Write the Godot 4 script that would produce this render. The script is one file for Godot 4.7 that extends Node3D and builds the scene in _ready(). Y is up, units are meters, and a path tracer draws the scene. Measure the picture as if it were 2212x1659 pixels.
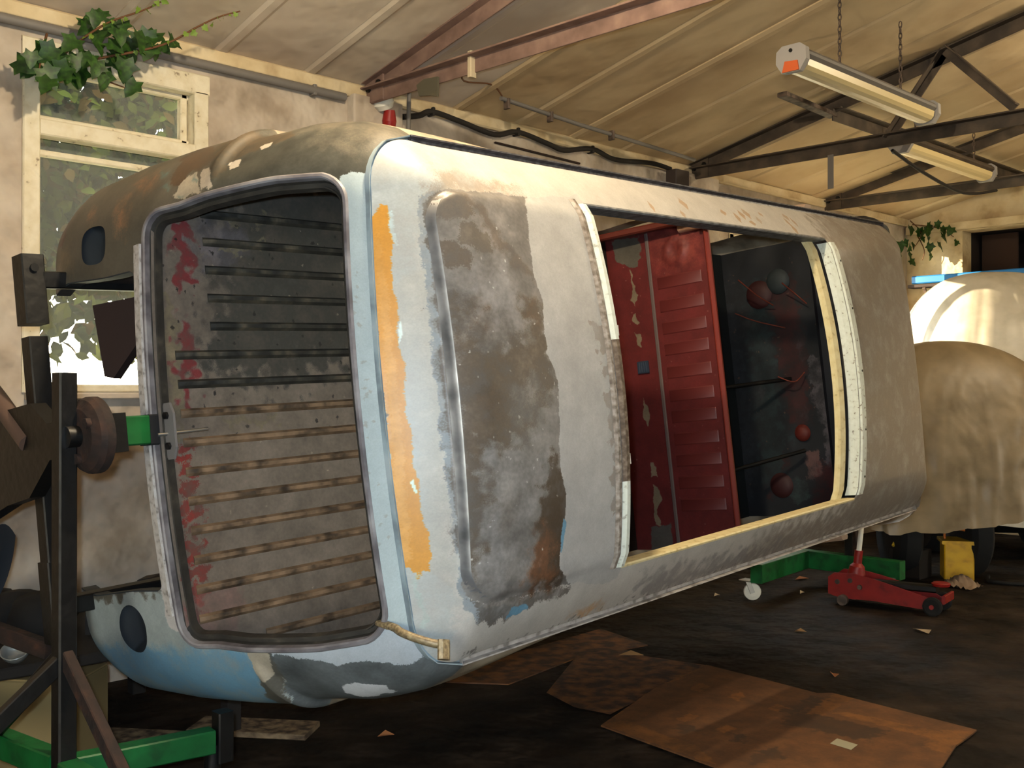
extends Node3D
# A van shell on a body rotisserie in an old workshop. Metres, y up. The left wall is the plane x = -4.8; -z runs away along it.

const WX := -4.8
const EAVE := 3.02
const PITCH := 0.23
const SKY := 4.0
const SUN := 10.0
const FLASH := 6.3
const BULB_A := 5.6
const BULB_B := 3.2

const IVY_NEAR := [[2.73, -1.67], [2.71, -1.70], [2.79, -1.75], [2.77, -1.79], [2.83, -1.84], [2.82, -1.92], [2.84, -1.95], [2.92, -1.91], [2.96, -1.94], [2.90, -1.97], [3.00, -1.99], [2.90, -2.03], [2.88, -2.06], [2.92, -2.09], [2.96, -2.07], [2.92, -2.15], [2.94, -2.19], [2.86, -2.13], [2.87, -2.17], [2.89, -2.24], [2.94, -2.21], [2.93, -2.29], [2.96, -2.33], [2.67, -1.74], [2.67, -1.78], [2.70, -1.83], [2.77, -1.87], [2.72, -1.90], [2.74, -1.93], [2.75, -1.97], [2.72, -1.99], [2.78, -2.03], [2.81, -2.04], [2.77, -2.07], [2.74, -2.11], [2.71, -2.13], [2.72, -1.85], [2.73, -1.81], [2.75, -1.77], [2.63, -1.73], [2.71, -1.96], [2.96, -1.94], [2.85, -2.01], [2.85, -2.05], [2.90, -2.12], [2.70, -1.75], [2.70, -1.80], [2.70, -1.88], [2.78, -1.92], [2.84, -2.08], [2.95, -2.03], [2.93, -1.95], [2.72, -1.67], [2.78, -1.76]]
const IVY_FAR := [[-4.67, 2.91, -10.08], [-4.60, 2.88, -10.08], [-4.53, 2.92, -10.08], [-4.46, 2.87, -10.08], [-4.42, 2.93, -10.08], [-4.62, 2.81, -10.08], [-4.55, 2.83, -10.08], [-4.51, 2.78, -10.08], [-4.68, 2.75, -10.05], [-4.68, 2.71, -9.90], [-4.68, 2.66, -9.85], [-4.67, 2.66, -10.08], [-4.60, 2.72, -10.08], [-4.40, 2.86, -10.08], [-4.35, 2.74, -10.08], [-4.37, 2.79, -10.08], [-4.47, 2.71, -10.08], [-4.65, 2.59, -10.08], [-4.58, 2.63, -10.08], [-4.53, 2.66, -10.08], [-4.68, 2.77, -10.00], [-4.68, 2.73, -9.87], [-4.57, 2.79, -10.08], [-4.49, 2.83, -10.08], [-4.62, 2.86, -10.08], [-4.56, 2.88, -10.08]]

var rng := RandomNumberGenerator.new()
var warp_a := FastNoiseLite.new()
var warp_b := FastNoiseLite.new()
var fine := FastNoiseLite.new()
var grains := {}
var edge_noise := FastNoiseLite.new()
var names := {}
var M := {}
var van: Node3D


func _ready() -> void:
	rng.seed = 20240611
	warp_a.seed = 3
	warp_a.frequency = 1.0
	warp_a.fractal_octaves = 4
	warp_b.seed = 11
	warp_b.frequency = 1.0
	warp_b.fractal_octaves = 4
	fine.seed = 29
	fine.frequency = 1.0
	fine.fractal_octaves = 5
	edge_noise.seed = 5
	edge_noise.frequency = 1.0
	edge_noise.fractal_octaves = 2
	# ---- camera
	var cam := Camera3D.new()
	cam.name = "camera"
	cam.fov = rad_to_deg(2.0 * atan(829.5 / 2300.0))
	cam.near = 0.05
	cam.far = 200.0
	add_child(cam)
	cam.position = Vector3(0, 1.35, 0)
	var ahead := Vector3(-0.714, 0, -0.70).normalized()
	cam.look_at(cam.position + ahead + Vector3.UP * (10.5 / 2300.0), Vector3.UP)
	cam.current = true
	# ---- sky and exposure
	var env := Environment.new()
	env.background_mode = Environment.BG_SKY
	var sky := Sky.new()
	var sm := ProceduralSkyMaterial.new()
	sm.sky_top_color = Color(0.70, 0.76, 0.80)
	sm.sky_horizon_color = Color(0.96, 0.92, 0.82)
	sm.ground_bottom_color = Color(0.42, 0.39, 0.30)
	sm.ground_horizon_color = Color(0.80, 0.77, 0.66)
	sm.sky_curve = 0.2
	sm.sky_energy_multiplier = SKY
	sm.ground_energy_multiplier = SKY
	sm.sun_angle_max = 1.0
	sky.sky_material = sm
	env.sky = sky
	env.ambient_light_source = Environment.AMBIENT_SOURCE_SKY
	env.tonemap_mode = Environment.TONE_MAPPER_LINEAR
	env.tonemap_exposure = 1.0
	env.sdfgi_enabled = true
	env.ssao_enabled = true
	env.ssil_enabled = true
	var we := WorldEnvironment.new()
	we.name = "world_environment"
	we.environment = env
	add_child(we)
	# ---- sun: low, from beyond the left wall and a little behind the camera
	var sun := DirectionalLight3D.new()
	sun.name = "sun"
	sun.light_color = Color(1.0, 0.90, 0.74)
	sun.light_energy = SUN
	sun.light_angular_distance = 0.6
	sun.shadow_enabled = true
	add_child(sun)
	sun.look_at_from_position(Vector3.ZERO, Vector3(0.9, -0.23, -0.60), Vector3.UP)
	# ---- the photographer's flash, just above and left of the lens
	var flash := SpotLight3D.new()
	flash.name = "camera_flash"
	flash.light_color = Color(0.84, 0.93, 1.0)
	flash.light_energy = FLASH
	flash.spot_angle = 40.0
	flash.spot_angle_attenuation = 0.5
	flash.spot_range = 30.0
	flash.spot_attenuation = 2.0
	flash.light_size = 0.02
	flash.shadow_enabled = true
	add_child(flash)
	var fp := cam.position + Vector3(-0.028, 0.055, 0.0286)
	flash.look_at_from_position(fp, fp + ahead, Vector3.UP)
	build_materials()
	build_shell()
	build_pendants()
	build_roof_frame()
	build_outside()
	build_van()
	build_stands()
	build_covers()
	build_floor_things()
	build_left_corner()
	build_wall_things()
	build_ivy()


# ------------------------------------------------------------------ naming
func numbered(called: String) -> String:
	if not names.has(called):
		names[called] = 0
		return called
	names[called] += 1
	return "%s_%03d" % [called, names[called]]


func tag(o: Node, label: String, category: String, group := "") -> Node:
	o.set_meta("label", label)
	o.set_meta("category", category)
	if group:
		o.set_meta("group", group)
	return o


func thing(called: String, label: String, category: String, at := Vector3.ZERO, group := "") -> Node3D:
	var o := Node3D.new()
	o.name = numbered(called)
	o.position = at
	add_child(o)
	tag(o, label, category, group)
	return o


func obj(called: String, st: SurfaceTool, m: Material, parent: Node = null, smooth_all := false) -> MeshInstance3D:
	st.generate_normals()
	st.index()
	return put(called, st.commit(), m, parent)


func put(called: String, mesh: Mesh, m: Material, parent: Node = null) -> MeshInstance3D:
	var o := MeshInstance3D.new()
	o.mesh = mesh
	o.material_override = m
	o.cast_shadow = GeometryInstance3D.SHADOW_CASTING_SETTING_ON
	if parent == null:
		o.name = numbered(called)
		add_child(o)
	else:
		o.name = called
		parent.add_child(o, true)
	return o


func struct(called: String, st: SurfaceTool, m: Material, label := "", parent: Node = null) -> MeshInstance3D:
	var o := obj(called, st, m, parent)
	if parent == null:
		o.set_meta("kind", "structure")
		if label:
			o.set_meta("label", label)
	return o


func struct_root(called: String, label: String) -> Node3D:
	var o := Node3D.new()
	o.name = numbered(called)
	add_child(o)
	o.set_meta("kind", "structure")
	o.set_meta("label", label)
	return o


# ------------------------------------------------------------------ shapes
func mb() -> SurfaceTool:
	var st := SurfaceTool.new()
	st.begin(Mesh.PRIMITIVE_TRIANGLES)
	st.set_smooth_group(-1)
	return st


func tri(st: SurfaceTool, a: Vector3, b: Vector3, c: Vector3) -> void:
	st.add_vertex(a)
	st.add_vertex(b)
	st.add_vertex(c)


func quad(st: SurfaceTool, a: Vector3, b: Vector3, c: Vector3, d: Vector3) -> void:
	tri(st, a, b, c)
	tri(st, a, c, d)


func beam(st: SurfaceTool, a: Vector3, b: Vector3, w: float, h: float, up := Vector3.UP, ch := 0.004) -> void:
	# a bar of w x h with chamfered long edges; h along «up»
	var t := (b - a).normalized()
	var s := t.cross(up)
	if s.length() < 0.01:
		s = t.cross(Vector3(0.3, 0.2, 1))
	s = s.normalized()
	var u := s.cross(t).normalized()
	ch = minf(ch, minf(w, h) * 0.45)
	var x := w / 2
	var y := h / 2
	var ring := [Vector2(-x + ch, -y), Vector2(x - ch, -y), Vector2(x, -y + ch), Vector2(x, y - ch), Vector2(x - ch, y), Vector2(-x + ch, y), Vector2(-x, y - ch), Vector2(-x, -y + ch)]
	st.set_smooth_group(-1)
	for i in 8:
		var p: Vector2 = ring[i]
		var q: Vector2 = ring[(i + 1) % 8]
		var po := s * p.x + u * p.y
		var qo := s * q.x + u * q.y
		quad(st, a + po, b + po, b + qo, a + qo)
		tri(st, a, a + po, a + qo)
		tri(st, b, b + qo, b + po)


func box(st: SurfaceTool, c: Vector3, size: Vector3, bs := Basis(), ch := 0.004) -> void:
	var k := 0
	if size.y > size.x and size.y >= size.z:
		k = 1
	elif size.z > size.x and size.z > size.y:
		k = 2
	var ax: Vector3 = bs[k]
	var up: Vector3 = bs[(k + 1) % 3]
	var half := ax * size[k] / 2
	beam(st, c - half, c + half, size[(k + 2) % 3], size[(k + 1) % 3], up, ch)


func tube(st: SurfaceTool, pts: Array, r: float, n := 8, r2 := -1.0) -> void:
	# round bar through points, with closed ends; tapers to r2
	var count := pts.size()
	var up := Vector3.UP
	var t0: Vector3 = (pts[1] - pts[0]).normalized()
	if absf(t0.dot(up)) > 0.9:
		up = Vector3.RIGHT
	var s := t0.cross(up).normalized()
	var rings := []
	for i in count:
		var t: Vector3
		if i == 0:
			t = t0
		elif i == count - 1:
			t = (pts[i] - pts[i - 1]).normalized()
		else:
			t = ((pts[i + 1] - pts[i]).normalized() + (pts[i] - pts[i - 1]).normalized()).normalized()
		s = (s - t * s.dot(t)).normalized()
		var u := t.cross(s)
		var rr := r if r2 < 0 else lerpf(r, r2, float(i) / (count - 1))
		var ring := PackedVector3Array()
		for k in n:
			var a := TAU * k / n
			ring.append(pts[i] + (s * cos(a) + u * sin(a)) * rr)
		rings.append(ring)
	st.set_smooth_group(1)
	for i in count - 1:
		for k in n:
			var k2 := (k + 1) % n
			quad(st, rings[i][k], rings[i][k2], rings[i + 1][k2], rings[i + 1][k])
	st.set_smooth_group(-1)
	for k in n:
		var k2 := (k + 1) % n
		tri(st, pts[0], rings[0][k2], rings[0][k])
		tri(st, pts[count - 1], rings[count - 1][k], rings[count - 1][k2])


func curve(pts: Array, steps := 5) -> Array:
	# Catmull-Rom through the points
	var out := []
	for i in pts.size() - 1:
		var p0: Vector3 = pts[maxi(i - 1, 0)]
		var p1: Vector3 = pts[i]
		var p2: Vector3 = pts[i + 1]
		var p3: Vector3 = pts[mini(i + 2, pts.size() - 1)]
		for k in steps:
			var t := float(k) / steps
			out.append(p1.cubic_interpolate(p2, p0, p3, t))
	out.append(pts[pts.size() - 1])
	return out


func lathe(st: SurfaceTool, profile: Array, at: Vector3, axis: Vector3, n := 24, smooth := false) -> void:
	# profile: Vector2(radius, distance along the axis)
	axis = axis.normalized()
	var s := axis.cross(Vector3.UP)
	if s.length() < 0.1:
		s = axis.cross(Vector3.RIGHT)
	s = s.normalized()
	var u := axis.cross(s)
	for i in profile.size() - 1:
		st.set_smooth_group(1 if smooth else i + 1)
		var p: Vector2 = profile[i]
		var q: Vector2 = profile[i + 1]
		for k in n:
			var a := TAU * k / n
			var b := TAU * (k + 1) / n
			var da := s * cos(a) + u * sin(a)
			var db := s * cos(b) + u * sin(b)
			quad(st, at + axis * p.y + da * p.x, at + axis * p.y + db * p.x, at + axis * q.y + db * q.x, at + axis * q.y + da * q.x)
	st.set_smooth_group(-1)


func prism(st: SurfaceTool, poly: PackedVector2Array, depth: float, xf: Transform3D) -> void:
	# polygon in the xy plane of xf, pushed along its z
	st.set_smooth_group(-1)
	var idx := Geometry2D.triangulate_polygon(poly)
	for i in range(0, idx.size(), 3):
		var a := poly[idx[i]]
		var b := poly[idx[i + 1]]
		var c := poly[idx[i + 2]]
		tri(st, xf * Vector3(a.x, a.y, 0), xf * Vector3(b.x, b.y, 0), xf * Vector3(c.x, c.y, 0))
		tri(st, xf * Vector3(a.x, a.y, depth), xf * Vector3(c.x, c.y, depth), xf * Vector3(b.x, b.y, depth))
	for i in poly.size():
		var a := poly[i]
		var b := poly[(i + 1) % poly.size()]
		quad(st, xf * Vector3(a.x, a.y, 0), xf * Vector3(a.x, a.y, depth), xf * Vector3(b.x, b.y, depth), xf * Vector3(b.x, b.y, 0))


func sweep(st: SurfaceTool, path: Array, sides: Array, ups: Array, profile: Array, closed := false) -> void:
	# profile points (across, up) carried along the path, the profile closed on itself
	st.set_smooth_group(-1)
	var n := path.size()
	for i in (n if closed else n - 1):
		var j := (i + 1) % n
		for k in profile.size():
			var p: Vector2 = profile[k]
			var q: Vector2 = profile[(k + 1) % profile.size()]
			st.set_smooth_group(k + 1)
			quad(st, path[i] + sides[i] * p.x + ups[i] * p.y, path[j] + sides[j] * p.x + ups[j] * p.y, path[j] + sides[j] * q.x + ups[j] * q.y, path[i] + sides[i] * q.x + ups[i] * q.y)
	st.set_smooth_group(-1)
	if not closed:
		for e in [0, n - 1]:
			for k in range(1, profile.size() - 1):
				var a: Vector2 = profile[0]
				var b: Vector2 = profile[k]
				var c: Vector2 = profile[k + 1]
				tri(st, path[e] + sides[e] * a.x + ups[e] * a.y, path[e] + sides[e] * b.x + ups[e] * b.y, path[e] + sides[e] * c.x + ups[e] * c.y)


func sheet(st: SurfaceTool, P: Array, UV: Array, D: Array) -> void:
	# a grid of points; where D is given, only what has D > 0 is kept, cut along D = 0
	st.set_smooth_group(1)
	var cut := not D.is_empty()
	for i in P.size() - 1:
		for j in P[0].size() - 1:
			var ii := [i, i + 1, i + 1, i]
			var jj := [j, j, j + 1, j + 1]
			var keep := 4
			if cut:
				keep = 0
				for k in 4:
					if D[ii[k]][jj[k]] > 0.0:
						keep += 1
			if keep == 0:
				continue
			for half in [[0, 1, 2], [0, 2, 3]]:
				var poly := []
				for e in 3:
					var a: int = half[e]
					var b: int = half[(e + 1) % 3]
					var pa: Vector3 = P[ii[a]][jj[a]]
					var ua: Vector2 = UV[ii[a]][jj[a]]
					if keep == 4:
						poly.append([pa, ua])
						continue
					var da: float = D[ii[a]][jj[a]]
					var db: float = D[ii[b]][jj[b]]
					if da > 0.0:
						poly.append([pa, ua])
					if (da > 0.0) != (db > 0.0):
						var t := da / (da - db)
						var pb: Vector3 = P[ii[b]][jj[b]]
						var ub: Vector2 = UV[ii[b]][jj[b]]
						poly.append([pa.lerp(pb, t), ua.lerp(ub, t)])
				for k in range(1, poly.size() - 1):
					for v in [poly[0], poly[k], poly[k + 1]]:
						st.set_uv(v[1])
						st.add_vertex(v[0])


# ------------------------------------------------------------------ materials
func mat(c: Color, rough := 0.7, metal := 0.0) -> StandardMaterial3D:
	var m := StandardMaterial3D.new()
	m.albedo_color = c
	m.roughness = rough
	m.metallic = metal
	return m


func noise_tex(colors: Array, stops: Array, freq: float, oct := 5, sd := 1, size := 512) -> NoiseTexture2D:
	var n := FastNoiseLite.new()
	n.noise_type = FastNoiseLite.TYPE_SIMPLEX_SMOOTH
	n.frequency = freq
	n.fractal_octaves = oct
	n.seed = sd
	var g := Gradient.new()
	g.offsets = PackedFloat32Array(stops)
	g.colors = PackedColorArray(colors)
	var t := NoiseTexture2D.new()
	t.width = size
	t.height = size
	t.seamless = true
	t.noise = n
	t.color_ramp = g
	return t


func worn(colors: Array, stops: Array, scale: float, freq := 0.01, rough := 0.7, metal := 0.0, bump := 0.0, sd := 1) -> StandardMaterial3D:
	var m := mat(Color.WHITE, rough, metal)
	m.albedo_texture = noise_tex(colors, stops, freq, 5, sd)
	m.uv1_triplanar = true
	m.uv1_world_triplanar = true
	m.uv1_scale = Vector3.ONE * scale
	if bump > 0.0:
		m.normal_enabled = true
		m.normal_scale = bump
		m.normal_texture = grain_map(freq * 3.0, sd % 3)
	return m


func grain_map(freq: float, sd: int) -> NoiseTexture2D:
	# fine relief, shared by materials of like grain
	var key := "%.3f_%d" % [freq, sd]
	if not grains.has(key):
		var n := FastNoiseLite.new()
		n.frequency = freq
		n.fractal_octaves = 4
		n.seed = 300 + sd
		var t := NoiseTexture2D.new()
		t.width = 256
		t.height = 256
		t.seamless = true
		t.as_normal_map = true
		t.bump_strength = 4.0
		t.noise = n
		grains[key] = t
	return grains[key]


func build_materials() -> void:
	M.wall = worn([Color(0.62, 0.56, 0.49), Color(0.695, 0.635, 0.565), Color(0.735, 0.68, 0.615), Color(0.77, 0.72, 0.655)], [0.12, 0.36, 0.6, 0.85], 0.45, 0.012, 0.9, 0.0, 0.8, 4)
	M.ceiling = worn([Color(0.75, 0.68, 0.60), Color(0.80, 0.74, 0.665), Color(0.83, 0.775, 0.70)], [0.2, 0.5, 0.8], 0.30, 0.008, 0.9, 0.0, 0.4, 8)
	M.plaster = worn([Color(0.70, 0.61, 0.47), Color(0.79, 0.71, 0.56), Color(0.83, 0.76, 0.62)], [0.12, 0.4, 0.75], 0.5, 0.012, 0.9, 0.0, 0.6, 14)
	M.frame = worn([Color(0.50, 0.43, 0.34), Color(0.84, 0.79, 0.67), Color(0.88, 0.84, 0.74)], [0.10, 0.20, 0.7], 1.1, 0.02, 0.6, 0.0, 0.3, 21)
	M.floor = worn([Color(0.085, 0.064, 0.044), Color(0.125, 0.096, 0.068), Color(0.155, 0.12, 0.088), Color(0.21, 0.17, 0.135)], [0.2, 0.45, 0.65, 0.92], 0.35, 0.014, 0.8, 0.0, 0.8, 31)
	M.floor.metallic_specular = 0.3
	M.steel = worn([Color(0.22, 0.18, 0.15), Color(0.36, 0.30, 0.26), Color(0.44, 0.36, 0.31)], [0.2, 0.5, 0.8], 1.2, 0.02, 0.7, 0.0, 0.1, 41)
	M.truss_pink = worn([Color(0.42, 0.33, 0.29), Color(0.48, 0.38, 0.34), Color(0.53, 0.43, 0.38)], [0.2, 0.5, 0.8], 0.8, 0.012, 0.75, 0.0, 0.2, 43)
	M.truss_dark = worn([Color(0.25, 0.21, 0.175), Color(0.30, 0.255, 0.21), Color(0.36, 0.305, 0.25)], [0.2, 0.5, 0.8], 0.8, 0.012, 0.7, 0.0, 0.2, 44)
	M.black = worn([Color(0.028, 0.027, 0.027), Color(0.045, 0.043, 0.042), Color(0.075, 0.068, 0.062)], [0.2, 0.6, 0.9], 1.5, 0.02, 0.45, 0.0, 0.1, 51)
	M.rubber = mat(Color(0.045, 0.043, 0.042), 0.85)
	M.green = worn([Color(0.025, 0.24, 0.10), Color(0.03, 0.33, 0.14), Color(0.045, 0.38, 0.17)], [0.15, 0.4, 0.8], 1.2, 0.014, 0.5, 0.0, 0.1, 61)
	M.rust = worn([Color(0.10, 0.065, 0.05), Color(0.17, 0.105, 0.075), Color(0.27, 0.16, 0.10)], [0.2, 0.6, 0.9], 2.0, 0.015, 0.85, 0.0, 0.4, 62)
	M.bright = mat(Color(0.75, 0.75, 0.73), 0.3, 0.9)
	M.red = worn([Color(0.36, 0.05, 0.04), Color(0.50, 0.06, 0.045), Color(0.56, 0.085, 0.06)], [0.1, 0.35, 0.8], 1.2, 0.014, 0.5, 0.0, 0.1, 63)
	M.yellow = worn([Color(0.66, 0.48, 0.05), Color(0.84, 0.63, 0.05), Color(0.90, 0.71, 0.10)], [0.1, 0.35, 0.8], 1.2, 0.014, 0.5, 0.0, 0.1, 64)
	M.grey_pipe = mat(Color(0.45, 0.43, 0.41), 0.6)
	M.cable = mat(Color(0.12, 0.10, 0.085), 0.8)
	M.white = mat(Color(0.86, 0.85, 0.80), 0.6)
	M.cream = worn([Color(0.60, 0.52, 0.34), Color(0.83, 0.76, 0.56), Color(0.87, 0.82, 0.64)], [0.1, 0.3, 0.8], 2.0, 0.02, 0.6, 0.0, 0.05, 65)
	M.glass = mat(Color(0.92, 0.96, 0.94, 0.08), 0.05)
	M.glass.transparency = BaseMaterial3D.TRANSPARENCY_ALPHA
	M.leaf = worn([Color(0.08, 0.17, 0.04), Color(0.13, 0.26, 0.06), Color(0.22, 0.36, 0.10)], [0.2, 0.5, 0.8], 3.0, 0.02, 0.5, 0.0, 0.0, 71)
	M.leaf.backlight_enabled = true
	M.leaf.backlight = Color(0.20, 0.34, 0.06)
	M.leaf_young = mat(Color(0.40, 0.50, 0.16), 0.6)
	M.leaf_young.backlight_enabled = true
	M.leaf_young.backlight = Color(0.3, 0.4, 0.08)
	M.stem = mat(Color(0.38, 0.24, 0.13), 0.8)
	M.cloth = worn([Color(0.66, 0.64, 0.58), Color(0.74, 0.72, 0.66), Color(0.78, 0.76, 0.71)], [0.2, 0.5, 0.8], 0.8, 0.012, 0.42, 0.0, 0.0, 81)
	M.sheet_tan = worn([Color(0.42, 0.365, 0.275), Color(0.49, 0.43, 0.33), Color(0.53, 0.47, 0.37)], [0.2, 0.5, 0.8], 0.8, 0.012, 0.45, 0.0, 0.0, 82)
	M.plastic = mat(Color(0.78, 0.80, 0.84), 0.25)


# ------------------------------------------------------------------ the building
func ceiling_y(x: float) -> float:
	return EAVE + PITCH * (x - WX)


func holed(st: SurfaceTool, axis: int, at: float, thick: float, lo: float, hi: float, top: float, holes: Array) -> void:
	# a wall from lo to hi along x (axis 0) or z (axis 2), holes as [from, to, bottom, top] in rising order
	var cur := lo
	var put_box := func(a: float, b: float, y0: float, y1: float) -> void:
		if b - a < 0.001 or y1 - y0 < 0.001:
			return
		var c := Vector3(at + thick / 2, (y0 + y1) / 2, (a + b) / 2)
		var s := Vector3(absf(thick), y1 - y0, b - a)
		if axis == 0:
			c = Vector3((a + b) / 2, (y0 + y1) / 2, at + thick / 2)
			s = Vector3(b - a, y1 - y0, absf(thick))
		box(st, c, s, Basis(), 0.0)
	for h in holes:
		put_box.call(cur, h[0], 0.0, top)
		put_box.call(h[0], h[1], 0.0, h[2])
		put_box.call(h[0], h[1], h[3], top)
		cur = h[1]
	put_box.call(cur, hi, 0.0, top)


func build_shell() -> void:
	var st := mb()
	box(st, Vector3(-0.2, -0.06, -2.6), Vector3(9.6, 0.12, 15.6), Basis(), 0.0)
	struct("floor", st, M.floor, "dark oil-stained workshop floor under the van shell")
	# left wall with its three windows
	var left := struct_root("wall_left", "flaking cream rendered wall behind the van shell")
	st = mb()
	holed(st, 2, WX, -0.24, -10.4, 5.1, 3.12, [[-10.03, -9.40, 1.55, 2.80], [-8.35, -7.10, 1.30, 2.58], [-2.58, -1.75, 1.335, 2.87]])
	obj("wall_face", st, M.wall, left)
	for z in [[-3.78, -3.44], [-6.88, -6.32]]:
		st = mb()
		box(st, Vector3(WX + 0.03, 1.48, (z[0] + z[1]) / 2), Vector3(0.07, 2.96, z[1] - z[0]), Basis(), 0.008)
		obj("pier", st, M.wall, left)
	st = mb()
	beam(st, Vector3(WX + 0.015, 2.99, 5.0), Vector3(WX + 0.015, 2.99, -10.15), 0.04, 0.075, Vector3.UP, 0.01)
	obj("wall_plate", st, M.plaster, left)
	st = mb()
	box(st, Vector3(WX + 0.02, 1.318, -2.165), Vector3(0.07, 0.03, 0.87), Basis(), 0.006)
	obj("window_sill", st, M.wall, left)
	# back wall with a dark loft opening
	var back := struct_root("wall_back", "cream end wall with a dark loft opening above a blue rail")
	st = mb()
	holed(st, 0, -10.2, -0.2, -4.8, 4.6, 4.3, [[-4.25, 3.4, 2.45, 2.86]])
	obj("wall_face", st, M.plaster, back)
	st = mb()
	beam(st, Vector3(-4.78, 2.905, -10.17), Vector3(4.3, 2.905, -10.17), 0.08, 0.075)
	obj("tie_beam", st, M.plaster, back)
	st = mb()
	box(st, Vector3(-0.42, 2.42, -11.0), Vector3(7.8, 0.06, 1.2))
	box(st, Vector3(-0.42, 2.90, -11.0), Vector3(7.8, 0.06, 1.2))
	box(st, Vector3(-0.42, 2.66, -11.62), Vector3(7.8, 0.6, 0.05))
	box(st, Vector3(-4.3, 2.66, -11.0), Vector3(0.05, 0.6, 1.2))
	box(st, Vector3(3.45, 2.66, -11.0), Vector3(0.05, 0.6, 1.2))
	obj("loft_lining", st, mat(Color(0.15, 0.11, 0.09), 0.9), back)
	st = mb()
	box(st, Vector3(-4.06, 2.655, -10.62), Vector3(0.34, 0.40, 0.03))
	obj("loft_board", st, mat(Color(0.24, 0.17, 0.14), 0.9), back)
	# right wall and the wall behind the camera, with the big doorways that let the day in
	st = mb()
	holed(st, 2, 4.4, 0.2, -10.4, 5.1, 3.15, [[-9.6, -8.0, 1.2, 2.5]])
	struct("wall_right", st, M.wall, "rendered wall with one small opening facing the van")
	st = mb()
	holed(st, 0, 5.0, 0.2, -4.8, 4.6, 4.3, [[1.2, 3.6, 0.0, 2.4]])
	struct("wall_front", st, M.wall, "rendered wall with an open vehicle doorway behind the camera")
	# roof: profiled sheets running from the eaves up to the ridge
	var ceil := struct_root("ceiling", "cream painted profiled roof sheets rising from the eaves")
	var ridge := -0.2
	var up := Vector3(-PITCH, 1, 0).normalized()
	var prof := [Vector2(0, 0), Vector2(0.43, 0), Vector2(0.455, -0.012), Vector2(0.495, -0.012), Vector2(0.52, 0), Vector2(0.52, 0.03), Vector2(0, 0.03)]
	var tones := []
	for k in 4:
		var m: StandardMaterial3D = M.ceiling.duplicate()
		m.albedo_color = [Color(1, 1, 1), Color(0.97, 0.97, 0.96), Color(1.0, 0.955, 0.84), Color(0.97, 0.92, 0.80)][k]
		tones.append(m)
	st = mb()
	var a := Vector3(WX - 0.3, ceiling_y(WX - 0.3), 0)
	var b := Vector3(ridge, ceiling_y(ridge), 0)
	sweep(st, [a, b], [Vector3(0, 0, 1), Vector3(0, 0, 1)], [up, up], prof)
	st.generate_normals()
	var sheet_mesh := st.commit()
	for k in 31:
		var o := put("roof_sheet", sheet_mesh, tones[k % 2 + (2 if k < 12 else 0)], ceil)
		o.position = Vector3(0, 0.004 * ((k * 5) % 3), -10.42 + 0.52 * k)
	st = mb()
	var c := Vector3(4.9, ceiling_y(ridge) - PITCH * (4.9 - ridge), 0)
	var bb := Vector3(ridge, ceiling_y(ridge), 0)
	for e in [[-10.4, 5.4]]:
		quad(st, bb + Vector3(0, 0, e[0]), c + Vector3(0, 0, e[0]), c + Vector3(0, 0, e[1]), bb + Vector3(0, 0, e[1]))
		quad(st, bb + Vector3(0, 0.04, e[0]), bb + Vector3(0, 0.04, e[1]), c + Vector3(0, 0.04, e[1]), c + Vector3(0, 0.04, e[0]))
	obj("roof_slope", st, M.ceiling, ceil)
	build_windows()


func window_bar(st: SurfaceTool, z0: float, y0: float, z1: float, y1: float, w: float, d: float, x: float) -> void:
	var along := Vector3(0, y1 - y0, z1 - z0)
	var up := Vector3(0, 1, 0) if absf(along.z) > absf(along.y) else Vector3(0, 0, 1)
	beam(st, Vector3(x, y0, z0), Vector3(x, y1, z1), d, w, up, 0.006)


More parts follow.
